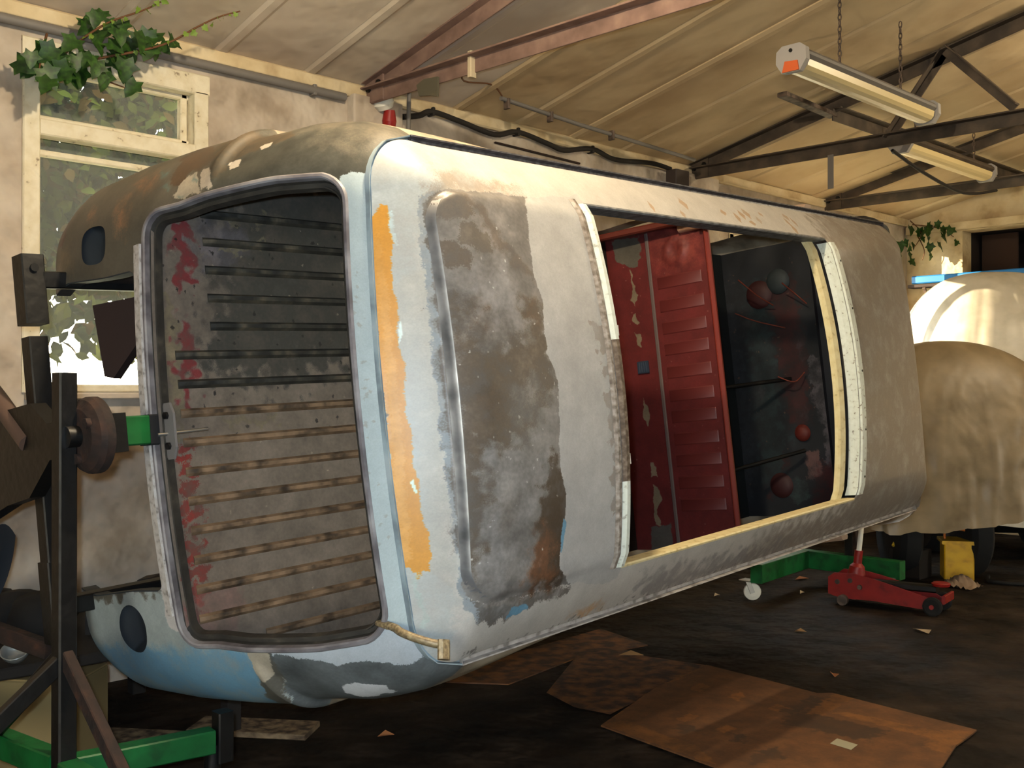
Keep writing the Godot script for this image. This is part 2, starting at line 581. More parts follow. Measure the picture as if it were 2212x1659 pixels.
func build_windows() -> void:
	# the near window: a top light over a tall lower light
	var w := struct_root("window_1", "white wooden window with a narrow top light, ivy coming in over it")
	var x := WX - 0.03
	for bar in [[-1.755, 1.335, -1.755, 2.80, 0.075], [-2.565, 1.335, -2.565, 2.80, 0.075], [-1.715, 2.84, -2.605, 2.84, 0.10], [-1.792, 2.505, -2.528, 2.505, 0.072], [-1.792, 1.352, -2.528, 1.352, 0.035]]:
		var st := mb()
		window_bar(st, bar[0], bar[1], bar[2], bar[3], bar[4], 0.09, x)
		obj("window_frame", st, M.frame, w)
	# opening sash of the top light
	for bar in [[-2.505, 2.55, -2.505, 2.80, 0.035], [-1.79, 2.785, -2.53, 2.785, 0.03], [-1.79, 2.556, -2.53, 2.556, 0.03]]:
		var st := mb()
		window_bar(st, bar[0], bar[1], bar[2], bar[3], bar[4], 0.045, x - 0.045)
		obj("sash_rail", st, M.frame, w)
	var st := mb()
	window_bar(st, -1.79, 2.405, -2.54, 2.405, 0.028, 0.04, x - 0.05)
	obj("glazing_bar", st, M.frame, w)
	for p in [[-1.79, -2.50, 2.57, 2.77], [-1.79, -2.54, 2.42, 2.47], [-1.79, -2.54, 1.37, 2.39]]:
		st = mb()
		box(st, Vector3(x - 0.06, (p[2] + p[3]) / 2, (p[0] + p[1]) / 2), Vector3(0.004, p[3] - p[2], p[0] - p[1]), Basis(), 0.0)
		obj("pane", st, M.glass, w)
	# two farther windows, mostly hidden by the van
	var far := [["white wooden window glimpsed through the van's cab", -7.10, -8.35, 1.30, 2.58], ["white wooden window past the front of the van roof", -9.40, -10.03, 1.55, 2.80]]
	for k in 2:
		var f = far[k]
		w = struct_root("window_%d" % (k + 2), f[0])
		var z0: float = f[1]
		var z1: float = f[2]
		var y0: float = f[3]
		var y1: float = f[4]
		for bar in [[z0 - 0.03, y0, z0 - 0.03, y1, 0.06], [z1 + 0.03, y0, z1 + 0.03, y1, 0.06], [z0, y1 - 0.03, z1, y1 - 0.03, 0.06], [z0, y0 + 0.03, z1, y0 + 0.03, 0.06], [(z0 + z1) / 2, y0, (z0 + z1) / 2, y1, 0.04]]:
			st = mb()
			window_bar(st, bar[0], bar[1], bar[2], bar[3], bar[4], 0.08, x)
			obj("window_frame", st, M.frame, w)
		for s in 2:
			var za := lerpf(z0, z1, 0.5 * s) - 0.03
			var zb := lerpf(z0, z1, 0.5 * s + 0.5) + 0.03
			st = mb()
			box(st, Vector3(x - 0.03, (y0 + y1) / 2, (za + zb) / 2), Vector3(0.004, y1 - y0 - 0.1, za - zb), Basis(), 0.0)
			obj("pane", st, M.glass, w)


func angle_iron(st: SurfaceTool, a: Vector3, b: Vector3, h: float, up := Vector3.UP) -> void:
	# an L section: a tall leg and a flange along its top
	beam(st, a, b, 0.010, h, up, 0.002)
	var t := (b - a).normalized()
	var s := t.cross(up).normalized()
	var u := s.cross(t).normalized()
	beam(st, a + u * (h / 2 - 0.005) + s * 0.03, b + u * (h / 2 - 0.005) + s * 0.03, 0.06, 0.010, up, 0.002)


func build_roof_frame() -> void:
	var slope := Vector3(1, PITCH, 0).normalized()
	var spec := [
		[-3.57, M.truss_pink, "pinkish painted roof truss nearest the camera, above the van's rear"],
		[-6.59, M.truss_dark, "dark steel roof truss crossing above the van's front, lamps beside it"],
		[-8.58, M.truss_dark, "farthest dark roof truss low over the covered vehicles"]]
	for k in 3:
		var z: float = spec[k][0]
		var m: Material = spec[k][1]
		var o := thing("roof_truss", spec[k][2], "truss", Vector3(-4.72, 2.98, z))
		var at := o.position
		var ridge := Vector3(-0.25, ceiling_y(-0.25) - 0.06, z)
		var st := mb()
		angle_iron(st, Vector3(-4.76, 3.0, z) - at, ridge - at, 0.085)
		obj("rafter", st, m, o)
		st = mb()
		angle_iron(st, Vector3(-4.76, 2.965, z + 0.012) - at, Vector3(4.2, 2.94 if k else 2.90, z + 0.012) - at, 0.085)
		obj("tie", st, m, o)
		st = mb()
		box(st, Vector3(-4.70, 3.0, z + 0.02) - at, Vector3(0.16, 0.15, 0.012))
		obj("gusset_plate", st, m, o)
		for n in 2:
			st = mb()
			lathe(st, [Vector2(0, 0), Vector2(0.018, 0), Vector2(0.018, 0.014), Vector2(0, 0.014)], Vector3(-4.74 + 0.09 * n, 3.0 + 0.02 * n, z + 0.026) - at, Vector3(0, 0, 1), 6)
			obj("bolt", st, M.black, o)
		if k == 1:
			st = mb()
			angle_iron(st, Vector3(-2.84, 3.46, z + 0.02) - at, Vector3(-2.42, 3.02, z + 0.02) - at, 0.06)
			obj("strut", st, m, o)
			st = mb()
			angle_iron(st, Vector3(-3.22, 2.97, z) - at, Vector3(-2.84, 3.46, z) - at, 0.05)
			obj("strut", st, m, o)
	# runner along the trusses
	var r := thing("roof_runner", "dark steel runner going lengthwise under the trusses above the far lamp", "beam", Vector3(-3.6, 3.2, -6.5))
	var st := mb()
	angle_iron(st, Vector3(0, 0, -0.05), Vector3(0, 0.02, -3.6), 0.09)
	obj("runner_bar", st, M.truss_dark, r)
	st = mb()
	beam(st, Vector3(-0.02, 0.02, 0.55), Vector3(-0.02, 0.0, -0.1), 0.07, 0.03)
	obj("end_bracket", st, M.steel, r)
	# chains and fittings
	build_lamp(Vector3(-2.8, 2.985, -5.45), 1.50, "nearer fluorescent lamp fitting with a yellowed diffuser and orange end, hung on two chains", true)
	build_lamp(Vector3(-3.35, 3.03, -7.75), 1.45, "farther fluorescent lamp fitting with a yellowed diffuser under the steel runner", false)
	# red-brown conduit across the top right
	st = mb()
	tube(st, curve([Vector3(-3.0, 3.78, -6.3), Vector3(-3.0, 3.74, -7.2), Vector3(-3.0, 3.73, -8.4), Vector3(-3.0, 3.72, -10.1)], 6), 0.022, 8)
	tag(obj("roof_pipe", st, mat(Color(0.34, 0.17, 0.10), 0.7)), "red-brown pipe crossing under the roof in the top right corner", "pipe")
	# hanging strap
	st = mb()
	beam(st, Vector3(-3.62, 2.93, -6.56), Vector3(-3.62, 2.70, -6.56), 0.004, 0.045, Vector3(1, 0, 0))
	tag(obj("hanging_strap", st, M.grey_pipe), "grey flat metal strap hanging straight down from the second truss", "strap")
	st = mb()
	tube(st, curve([Vector3(-3.35, 2.97, -6.9), Vector3(-3.30, 2.86, -7.3), Vector3(-3.28, 2.80, -7.9), Vector3(-3.2, 2.86, -8.3)], 6), 0.012, 6)
	tag(obj("lamp_wire", st, M.cable), "thin dark wire drooping below the farther lamp fitting", "wire")


func build_lamp(at: Vector3, long: float, label: String, near: bool) -> void:
	var o := thing("fluorescent_fitting", label, "lamp", at)
	var h := long / 2
	var st := mb()
	beam(st, Vector3(0, 0.03, -h), Vector3(0, 0.03, h), 0.15, 0.055, Vector3.UP, 0.02)
	obj("housing", st, M.grey_pipe if near else M.truss_dark, o)
	# diffuser: a trough with sloping sides
	st = mb()
	var prof := []
	for k in 9:
		var a := PI * k / 8.0
		prof.append(Vector2(0.068 * cos(a), 0.002 - 0.06 * pow(sin(a), 0.7)))
	sweep(st, [Vector3(0, 0, -h + 0.035), Vector3(0, 0, h - 0.035)], [Vector3.RIGHT, Vector3.RIGHT], [Vector3.UP, Vector3.UP], prof)
	var dm := mat(Color(0.87, 0.79, 0.58), 0.35)
	obj("diffuser", st, dm, o)
	for s in [-1, 1]:
		st = mb()
		var poly := PackedVector2Array([Vector2(-0.05, -0.062), Vector2(0.05, -0.062), Vector2(0.085, -0.01), Vector2(0.082, 0.05), Vector2(0.05, 0.075), Vector2(-0.05, 0.075), Vector2(-0.082, 0.05), Vector2(-0.085, -0.01)])
		prism(st, poly, 0.035, Transform3D(Basis(), Vector3(0, 0, s * h - 0.0175)))
		obj("end_cap", st, mat(Color(0.62, 0.60, 0.58), 0.6), o)
		st = mb()
		lathe(st, [Vector2(0, 0), Vector2(0.010, 0), Vector2(0.010, 0.006), Vector2(0, 0.006)], Vector3(0.0, 0.045, s * (h + 0.016)), Vector3(0, 0, s), 10)
		obj("screw", st, M.black, o)
	if near:
		st = mb()
		prism(st, PackedVector2Array([Vector2(-0.045, -0.060), Vector2(0.048, -0.060), Vector2(0.04, -0.012), Vector2(-0.03, -0.006)]), 0.008, Transform3D(Basis(), Vector3(0.0, 0, h + 0.0178)))
		obj("end_patch", st, mat(Color(0.80, 0.36, 0.16), 0.6), o)
	for s in ([0.28, -0.42] if near else [0.5, -0.5]):
		var top := ceiling_y(at.x) - at.y - 0.02
		st = mb()
		var y := 0.055
		var n := int((top - y) / 0.032)
		for k in n:
			# links turned a quarter each
			var c := Vector3(0, y + 0.032 * k + 0.018, s)
			var ring := []
			for q in 9:
				var a := TAU * q / 8.0
				var p := Vector3(0.009 * cos(a), 0.021 * sin(a), 0)
				ring.append(c + (p if k % 2 == 0 else Vector3(0, p.y, p.x)))
			tube(st, ring, 0.0035, 5)
		obj("chain", st, M.steel, o)


func build_outside() -> void:
	var st := mb()
	box(st, Vector3(0, -0.2, 0), Vector3(160, 0.16, 160), Basis(), 0.0)
	struct("yard_ground", st, worn([Color(0.56, 0.54, 0.40), Color(0.66, 0.63, 0.50), Color(0.72, 0.69, 0.58)], [0.2, 0.5, 0.8], 0.2, 0.02, 0.9), "pale sunlit ground outside the windows")
	# overgrown hedge hanging outside the near window
	var leaf := leaf_mesh(1.0, false)
	var mm := MultiMesh.new()
	mm.transform_format = MultiMesh.TRANSFORM_3D
	mm.use_colors = true
	mm.mesh = leaf
	var n := 24000
	var places := []
	var tints := []
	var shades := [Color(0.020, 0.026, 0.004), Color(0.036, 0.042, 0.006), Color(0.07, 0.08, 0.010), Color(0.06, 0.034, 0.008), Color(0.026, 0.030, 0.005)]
	for i in n:
		var z := rng.randf_range(-4.6, 0.2)
		var low := 1.86 + 0.35 * warp_a.get_noise_2d(z * 1.6, 3.0)
		var y := rng.randf_range(low, 4.3)
		if rng.randf() < 0.06:
			y = low - rng.randf() * 0.35
		var depth := rng.randf()
		var x := -5.45 - depth * 1.3
		if warp_b.get_noise_2d(z * 2.2, y * 2.2) > 0.40 + 0.15 * depth:
			continue
		var s := rng.randf_range(0.06, 0.10) * (1.0 + 0.9 * depth)
		var bs := Basis.from_euler(Vector3(rng.randf_range(-0.9, 0.5), rng.randf_range(-1.2, 1.2) + PI / 2, rng.randf_range(-3, 3)))
		places.append(Transform3D(bs.scaled(Vector3.ONE * s), Vector3(x, y, z)))
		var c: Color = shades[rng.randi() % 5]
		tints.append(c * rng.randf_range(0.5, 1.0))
	mm.instance_count = places.size()
	for i in places.size():
		mm.set_instance_transform(i, places[i])
		mm.set_instance_color(i, tints[i])
	var hm := mat(Color.WHITE, 1.0)
	hm.metallic_specular = 0.0
	hm.vertex_color_use_as_albedo = true
	hm.backlight_enabled = true
	hm.backlight = Color(0.05, 0.06, 0.006)
	var o := MultiMeshInstance3D.new()
	o.name = "hedge"
	o.multimesh = mm
	o.material_override = hm
	add_child(o)
	tag(o, "dense overgrown hedge outside the near window", "hedge")
	o.set_meta("kind", "stuff")


func build_pendants() -> void:
	# warm bulbs hung under the roof, to the left behind the camera and beyond the frame on the right
	var spots := [[Vector3(-1.95, 3.26, -1.85), "round warm workshop lamp hung high above the tail of the van", BULB_A], [Vector3(-0.9, 3.3, -7.2), "round warm workshop lamp hung to the right of the covered vehicles", BULB_B]]
	for s in spots:
		var o := thing("pendant_bulb", s[1], "lamp", s[0])
		var top: float = ceiling_y(s[0].x) - s[0].y
		var st := mb()
		tube(st, [Vector3(0, 0.10, 0), Vector3(0, top, 0)], 0.004, 6)
		obj("flex", st, M.cable, o)
		st = mb()
		lathe(st, [Vector2(0, 0.11), Vector2(0.018, 0.11), Vector2(0.02, 0.055), Vector2(0, 0.055)], Vector3.ZERO, Vector3.UP, 14)
		obj("holder", st, M.cream, o)
		st = mb()
		lathe(st, [Vector2(0.016, 0.058), Vector2(0.05, 0.045), Vector2(0.075, 0.0), Vector2(0.066, -0.04), Vector2(0.036, -0.07), Vector2(0.0, -0.08)], Vector3.ZERO, Vector3.UP, 18, true)
		var gm := mat(Color(1.0, 0.9, 0.7), 0.4)
		gm.emission_enabled = true
		gm.emission = Color(1.0, 0.80, 0.52)
		gm.emission_energy_multiplier = 3.0
		obj("bulb", st, gm, o)
		var l := OmniLight3D.new()
		l.name = "bulb_light"
		l.light_color = Color(1.0, 0.92, 0.78)
		l.light_energy = s[2]
		l.light_size = 0.06
		l.omni_range = 30.0
		l.omni_attenuation = 2.0
		l.shadow_enabled = true
		o.add_child(l)


func leaf_mesh(size: float, lobed: bool) -> ArrayMesh:
	# ivy leaf: five points, folded a little along the midrib and curled
	var pts := [Vector2(0, -0.30), Vector2(0.30, -0.46), Vector2(0.34, -0.20), Vector2(0.56, -0.02), Vector2(0.30, 0.12), Vector2(0.22, 0.36), Vector2(0, 0.62), Vector2(-0.22, 0.36), Vector2(-0.30, 0.12), Vector2(-0.56, -0.02), Vector2(-0.34, -0.20), Vector2(-0.30, -0.46)]
	if not lobed:
		pts = [Vector2(0, -0.5), Vector2(0.28, -0.1), Vector2(0.22, 0.25), Vector2(0, 0.55), Vector2(-0.22, 0.25), Vector2(-0.28, -0.1)]
	var st := mb()
	st.set_smooth_group(1)
	var lift := func(p: Vector2) -> Vector3:
		return Vector3(p.x, p.y, 0.22 * absf(p.x) - 0.25 * p.y * p.y) * size
	for i in pts.size():
		tri(st, Vector3(0, 0.02, 0) * size, lift.call(pts[i]), lift.call(pts[(i + 1) % pts.size()]))
	st.generate_normals()
	return st.commit()


# ------------------------------------------------------------------ the van shell
# van coordinates: x forward from the tail, y up from its floor, z to its left (which points up in the workshop); V() turns them into the node's own axes
const HW := [[0.38, 0.82], [0.5, 0.865], [0.75, 0.88], [1.2, 0.872], [1.3, 0.862], [1.45, 0.843], [1.6, 0.808], [1.69, 0.768], [1.742, 0.726]]
const HW_SIDE := [[1.2, 0.872], [1.3, 0.842], [1.6, 0.765], [1.742, 0.728]]
const XR := [[0.30, 0.06], [0.45, 0.03], [0.75, 0.025], [0.99, 0.045], [1.19, 0.085], [1.4, 0.135], [1.7, 0.23], [1.742, 0.25]]
const XF := [[0.30, 4.20], [0.6, 4.34], [1.15, 4.33], [1.4, 4.19], [1.742, 3.86]]
const RR := [[0.30, 0.20], [0.75, 0.28], [1.1, 0.28], [1.742, 0.20]]
const GY := 1.742
const GW := 0.726
const GX := 0.25
const GX1 := 3.80


func side_end(y: float) -> float:
	return minf(4.06, table(XF, y) - 0.13)


func V(x: float, y: float, z: float) -> Vector3:
	return Vector3(x, y, -z)


func table(t: Array, y: float) -> float:
	if y <= t[0][0]:
		return t[0][1]
	for i in t.size() - 1:
		if y <= t[i + 1][0]:
			return lerpf(t[i][1], t[i + 1][1], (y - t[i][0]) / (t[i + 1][0] - t[i][0]))
	return t[t.size() - 1][1]


func rear(q: float, y: float) -> Vector3:
	# the tail: q runs round it from the middle (0) over the flat (0.6) and the corner (1.0) onto the side
	var a := absf(q)
	var hw := table(HW, y)
	if a > 1.0 and y > 1.2:
		hw = lerpf(hw, table(HW_SIDE, y), smoothstep(1.05, 1.75, a))
	var xr := table(XR, y)
	var r := table(RR, y)
	var zc := hw - r
	var bow := 0.03 * pow(zc / 0.6, 2)
	var x: float
	var z: float
	if a <= 0.6:
		z = a / 0.6 * zc
		x = xr + 0.03 * pow(z / 0.6, 2)
	elif a <= 1.0:
		var th := (a - 0.6) / 0.4 * PI / 2
		z = zc + r * sin(th)
		x = xr + bow + r * (1 - cos(th)) + 0.10 * r * sin(th) * cos(th)
	else:
		z = hw
		x = lerpf(xr + bow + r, side_end(y), (a - 1.0) / 3.2)
	# belt crease round the corner and along the side
	var w := smoothstep(0.67, 0.76, a)
	if w > 0.0:
		var push := 0.008 * exp(-pow((y - 1.212) / 0.014, 2)) - 0.017 * smoothstep(1.214, 1.242, y) * (1.0 - smoothstep(1.26, 1.55, y))
		var th2 := clampf((a - 0.6) / 0.4, 0.0, 1.0) * PI / 2
		x -= push * w * cos(th2)
		z += push * w * sin(th2)
	return Vector3(x, y, z * (1.0 if q >= 0 else -1.0))


func rear_out(q: float, y: float) -> Vector3:
	var a := rear(q + 0.01, y) - rear(q - 0.01, y)
	var b := rear(q, y + 0.01) - rear(q, y - 0.01)
	var n := a.cross(b).normalized()
	return n if n.x < 0.0 or n.z * q > 0.0 else -n


func rounded(p: Vector2, c: Vector2, half: Vector2, r: float) -> float:
	# signed distance to a rounded rectangle, above zero outside
	var d := (p - c).abs() - half + Vector2(r, r)
	return Vector2(maxf(d.x, 0), maxf(d.y, 0)).length() + minf(maxf(d.x, d.y), 0) - r


func gutter_in(x: float, z: float) -> float:
	# how far a point lies inside the gutter line
	var xr := GX + 0.03 * pow(minf(absf(z), 0.56) / 0.6, 2)
	return -rounded(Vector2(x, z), Vector2((xr + GX1) / 2, 0), Vector2((GX1 - xr) / 2, GW), 0.16)


func roof_y(x: float, z: float, flat := false) -> float:
	var d := maxf(gutter_in(x, z), 0)
	var t := minf(d / 0.21, 1)
	var e := 1 - pow(1 - t, 2.2)
	var crown := 0.10 * (1 - pow(z / GW, 2))
	var u := clampf((x - GX) / 0.5, 0, 1)
	u = 1 - (1 - u) * (1 - u)
	var f := clampf((GX1 - x) / 1.0, 0, 1)
	f = 1 - (1 - f) * (1 - f)
	var y := GY + 0.105 * e + crown * u * f * t
	if not flat:
		var k := -rounded(Vector2(x, z), Vector2(0.90, 0), Vector2(0.525, 0.552), 0.09)
		y += smoothstep(0.0, 0.014, k) * lerpf(0.019, 0.003, smoothstep(0.38, 0.92, x))
	return y


# ---- painted surfaces
func painted(w: int, h: int, area: Rect2, base: Color, mottle: float, layers: Array) -> ImageTexture:
	# patches of paint, filler and bare metal with ragged edges; layers are [points, colour, raggedness, softness, cover, mottle]
	var n := w * h
	var px := PackedColorArray()
	px.resize(n)
	var qx := PackedFloat32Array()
	var qy := PackedFloat32Array()
	var gr := PackedFloat32Array()
	qx.resize(n)
	qy.resize(n)
	gr.resize(n)
	for j in h:
		var y := area.position.y + area.size.y * (j + 0.5) / h
		for i in w:
			var x := area.position.x + area.size.x * (i + 0.5) / w
			var at := j * w + i
			var a := warp_a.get_noise_2d(x * 14, y * 14)
			var b := warp_b.get_noise_2d(x * 5, y * 5)
			qx[at] = edge_noise.get_noise_2d(x * 16, y * 16)
			qy[at] = edge_noise.get_noise_2d(x * 16 + 40, y * 16)
			var g := 0.55 * b + 0.35 * a + 0.25 * fine.get_noise_2d(x * 60, y * 60)
			gr[at] = g
			px[at] = base * (1.0 + mottle * g)
	for l in layers:
		var pts: PackedVector2Array = poly(l[0])
		var lo := pts[0]
		var hi := pts[0]
		for p in pts:
			lo = lo.min(p)
			hi = hi.max(p)
		var edge: float = l[2] + l[3]
		lo -= Vector2(edge, edge)
		hi += Vector2(edge, edge)
		var i0 := clampi(int((lo.x - area.position.x) / area.size.x * w), 0, w)
		var i1 := clampi(int((hi.x - area.position.x) / area.size.x * w) + 1, 0, w)
		var j0 := clampi(int((lo.y - area.position.y) / area.size.y * h), 0, h)
		var j1 := clampi(int((hi.y - area.position.y) / area.size.y * h) + 1, 0, h)
		var col: Color = l[1]
		var taps := 5 if l[3] > 0.007 else 1
		for j in range(j0, j1):
			var y := area.position.y + area.size.y * (j + 0.5) / h
			for i in range(i0, i1):
				var x := area.position.x + area.size.x * (i + 0.5) / w
				var at := j * w + i
				var c := Vector2(x + l[2] * 2.0 * qx[at], y + l[2] * 2.0 * qy[at])
				var share := 0.0
				for k in taps:
					if Geometry2D.is_point_in_polygon(c + Vector2(rng.randf() - 0.5, rng.randf() - 0.5) * 2.0 * l[3], pts):
						share += 1.0 / taps
				if share > 0.0:
					px[at] = px[at].lerp(col * (1.0 + l[5] * gr[at]), share * (1.0 if l[4] >= 1.0 else l[4] * clampf(0.85 + gr[at] * 1.2, 0, 1)))
	var bytes := PackedByteArray()
	bytes.resize(n * 3)
	for at in n:
		var c := px[at]
		var k := 1.0 + (rng.randf() - 0.5) * 0.05
		bytes[at * 3] = clampi(int(c.r * k * 255), 0, 255)
		bytes[at * 3 + 1] = clampi(int(c.g * k * 255), 0, 255)
		bytes[at * 3 + 2] = clampi(int(c.b * k * 255), 0, 255)
	return ImageTexture.create_from_image(Image.create_from_data(w, h, false, Image.FORMAT_RGB8, bytes))


func poly(a: Array) -> PackedVector2Array:
	var out := PackedVector2Array()
	for i in range(0, a.size(), 2):
		out.append(Vector2(a[i], a[i + 1]))
	return out


func specks(count: int, lo: Vector2, hi: Vector2, size: float, col: Color) -> Array:
	var out := []
	for i in count:
		var c := Vector2(rng.randf_range(lo.x, hi.x), rng.randf_range(lo.y, hi.y))
		var a := size * rng.randf_range(0.4, 1.3)
		var b := size * rng.randf_range(0.4, 1.6)
		out.append([[c.x - a, c.y, c.x, c.y - b, c.x + a, c.y, c.x, c.y + b], col, 0.002, 0.0015, 0.9, 0.2])
	return out


func roof_paint() -> ImageTexture:
	var grey := Color(0.42, 0.41, 0.40)
	var brown := Color(0.315, 0.275, 0.23)
	var L := []
	# primer shades over the rear and along the far edge
	L.append([[0.20, -0.74, 0.36, -0.74, 0.34, 0.2, 0.37, 0.52, 0.60, 0.60, 0.50, 0.74, 0.20, 0.74], Color(0.625, 0.645, 0.64), 0.02, 0.02, 0.8, 0.2])
	L.append([[0.29, 0.30, 0.36, 0.35, 0.355, -0.1, 0.36, -0.5, 0.31, -0.45, 0.30, 0.0], Color(0.65, 0.64, 0.61), 0.01, 0.008, 0.8, 0.15])
	L.append([[1.9, -0.73, 3.8, -0.73, 3.8, 0.73, 2.9, 0.73, 2.75, 0.60, 2.74, -0.6, 1.9, -0.62], Color(0.45, 0.41, 0.365), 0.05, 0.05, 0.75, 0.25])
	L.append([[1.17, -0.614, 1.52, -0.637, 1.86, -0.65, 2.23, -0.654, 2.3, -0.703, 1.96, -0.719, 1.55, -0.711, 1.26, -0.7], Color(0.46, 0.45, 0.45), 0.03, 0.02, 0.75, 0.3])
	L.append([[1.9, -0.60, 2.5, -0.60, 2.9, -0.64, 3.3, -0.60, 3.1, -0.70, 2.3, -0.69], Color(0.50, 0.47, 0.44), 0.03, 0.03, 0.6, 0.3])
	L.append([[0.837, -0.681, 0.929, -0.672, 1.05, -0.674, 1.05, -0.696, 0.939, -0.703], Color(0.68, 0.50, 0.33), 0.02, 0.012, 0.7, 0.3])
	# bare metal round the pressed recess
	L.append([[0.373, 0.541, 0.361, 0.491, 0.358, 0.366, 0.353, 0.205, 0.353, -0.029, 0.352, -0.114, 0.36, -0.176, 0.36, -0.273, 0.37, -0.42, 0.37, -0.493, 0.381, -0.568, 0.43, -0.608, 0.516, -0.62, 0.625, -0.596, 0.441, -0.569, 0.395, -0.534, 0.39, -0.3, 0.385, 0.2, 0.40, 0.5, 0.421, 0.559], Color(0.50, 0.53, 0.55), 0.006, 0.003, 0.95, 0.2])
	L.append([[0.386, 0.553, 0.446, 0.617, 0.529, 0.602, 0.673, 0.597, 0.781, 0.575, 0.613, 0.55, 0.446, 0.55, 0.387, 0.52], Color(0.53, 0.48, 0.43), 0.012, 0.02, 0.75, 0.3])
	L.append([[0.39, -0.535, 0.441, -0.555, 0.621, -0.565, 0.707, -0.565, 0.797, -0.572, 0.774, -0.606, 0.639, -0.603, 0.537, -0.624, 0.437, -0.612], Color(0.38, 0.36, 0.34), 0.008, 0.006, 0.95, 0.25])
	# the recess itself: ground back to grey and brown metal
	L.append([[0.376, 0.515, 0.374, 0.364, 0.372, 0.202, 0.368, 0.006, 0.369, -0.141, 0.371, -0.299, 0.373, -0.421, 0.379, -0.495, 0.398, -0.541, 0.44, -0.560, 0.529, -0.563, 0.789, -0.566, 0.835, -0.531, 0.85, -0.09, 0.85, 0.179, 0.872, 0.561, 0.443, 0.556, 0.408, 0.545], Color(0.45, 0.435, 0.42), 0.004, 0.002, 1.0, 0.35])
	L.append([[0.376, 0.28, 0.449, 0.259, 0.507, 0.181, 0.584, 0.245, 0.70, 0.232, 0.71, 0.0, 0.642, -0.06, 0.60, -0.12, 0.466, -0.16, 0.376, -0.16], brown, 0.018, 0.02, 0.85, 0.5])
	for k in 26:
		var c := Vector2(rng.randf_range(0.43, 0.68), rng.randf_range(-0.48, 0.30))
		var a := rng.randf_range(0.02, 0.07)
		L.append([[c.x - a * 0.5, c.y - a, c.x + a * 0.4, c.y - a * 0.8, c.x + a * 0.5, c.y + a, c.x - a * 0.4, c.y + a * 0.9], [brown, grey, Color(0.49, 0.48, 0.475), Color(0.36, 0.30, 0.25)][k % 4], 0.018, 0.02, 0.6, 0.4])
	L.append([[0.374, -0.10, 0.41, -0.10, 0.43, -0.30, 0.42, -0.50, 0.38, -0.47], brown, 0.015, 0.012, 0.8, 0.4])
	L.append([[0.404, 0.545, 0.47, 0.550, 0.49, 0.529, 0.494, 0.476, 0.453, 0.465, 0.378, 0.47], Color(0.37, 0.335, 0.30), 0.008, 0.006, 0.8, 0.3])
	L.append([[0.47, 0.55, 0.50, 0.55, 0.62, 0.38, 0.69, 0.32, 0.67, 0.30, 0.58, 0.37], Color(0.37, 0.33, 0.295), 0.01, 0.008, 0.75, 0.3])
	L.append([[0.45, 0.45, 0.486, 0.456, 0.528, 0.432, 0.554, 0.388, 0.536, 0.364, 0.5, 0.379, 0.459, 0.396, 0.44, 0.411], Color(0.355, 0.325, 0.29), 0.008, 0.006, 0.8, 0.3])
	L.append([[0.376, 0.427, 0.403, 0.41, 0.442, 0.399, 0.465, 0.36, 0.447, 0.322, 0.405, 0.343, 0.376, 0.383], Color(0.345, 0.31, 0.275), 0.008, 0.006, 0.85, 0.3])
	L.append([[0.422, 0.261, 0.465, 0.35, 0.569, 0.352, 0.639, 0.258, 0.59, 0.133, 0.49, 0.109, 0.459, 0.178], Color(0.50, 0.49, 0.485), 0.03, 0.02, 0.7, 0.3])
	L.append([[0.432, -0.136, 0.609, -0.153, 0.582, -0.327, 0.53, -0.445, 0.453, -0.544, 0.394, -0.473, 0.434, -0.308], Color(0.49, 0.48, 0.47), 0.03, 0.015, 0.85, 0.35])
	L.append([[0.639, -0.233, 0.689, -0.186, 0.717, -0.253, 0.745, -0.32, 0.737, -0.397, 0.71, -0.459, 0.72, -0.562, 0.60, -0.555, 0.594, -0.451, 0.617, -0.357], Color(0.25, 0.205, 0.16), 0.02, 0.012, 0.95, 0.4])
	L.append([[0.557, -0.513, 0.59, -0.43, 0.626, -0.371, 0.664, -0.402, 0.68, -0.521, 0.69, -0.559, 0.58, -0.55], Color(0.46, 0.31, 0.22), 0.02, 0.02, 0.65, 0.4])
	# pale filler in front of it
	L.append([[0.766, 0.56, 0.721, 0.527, 0.71, 0.477, 0.685, 0.326, 0.702, 0.246, 0.689, 0.1, 0.715, 0.047, 0.722, -0.032, 0.707, -0.162, 0.707, -0.24, 0.729, -0.307, 0.723, -0.385, 0.701, -0.46, 0.702, -0.512, 0.772, -0.56, 0.936, -0.60, 1.04, -0.6, 1.04, 0.6, 0.993, 0.586], Color(0.655, 0.65, 0.64), 0.004, 0.001, 1.0, 0.12])
	L.append([[0.76, 0.32, 0.98, 0.30, 1.0, -0.1, 0.85, -0.28, 0.76, -0.05], Color(0.635, 0.63, 0.62), 0.05, 0.05, 0.55, 0.2])
	L.append([[0.92, 0.16, 0.95, 0.20, 1.0, 0.16, 1.0, -0.35, 0.95, -0.40, 0.95, -0.30, 0.97, -0.2, 0.945, -0.1, 0.96, 0.05], Color(0.52, 0.485, 0.45), 0.02, 0.003, 0.85, 0.3])
	L.append([[0.717, -0.371, 0.731, -0.386, 0.719, -0.449, 0.704, -0.467, 0.705, -0.421], Color(0.40, 0.56, 0.65), 0.004, 0.001, 1.0, 0.2])
	L.append([[0.537, -0.619, 0.552, -0.591, 0.582, -0.588, 0.625, -0.606, 0.584, -0.618], Color(0.40, 0.56, 0.65), 0.005, 0.001, 1.0, 0.2])
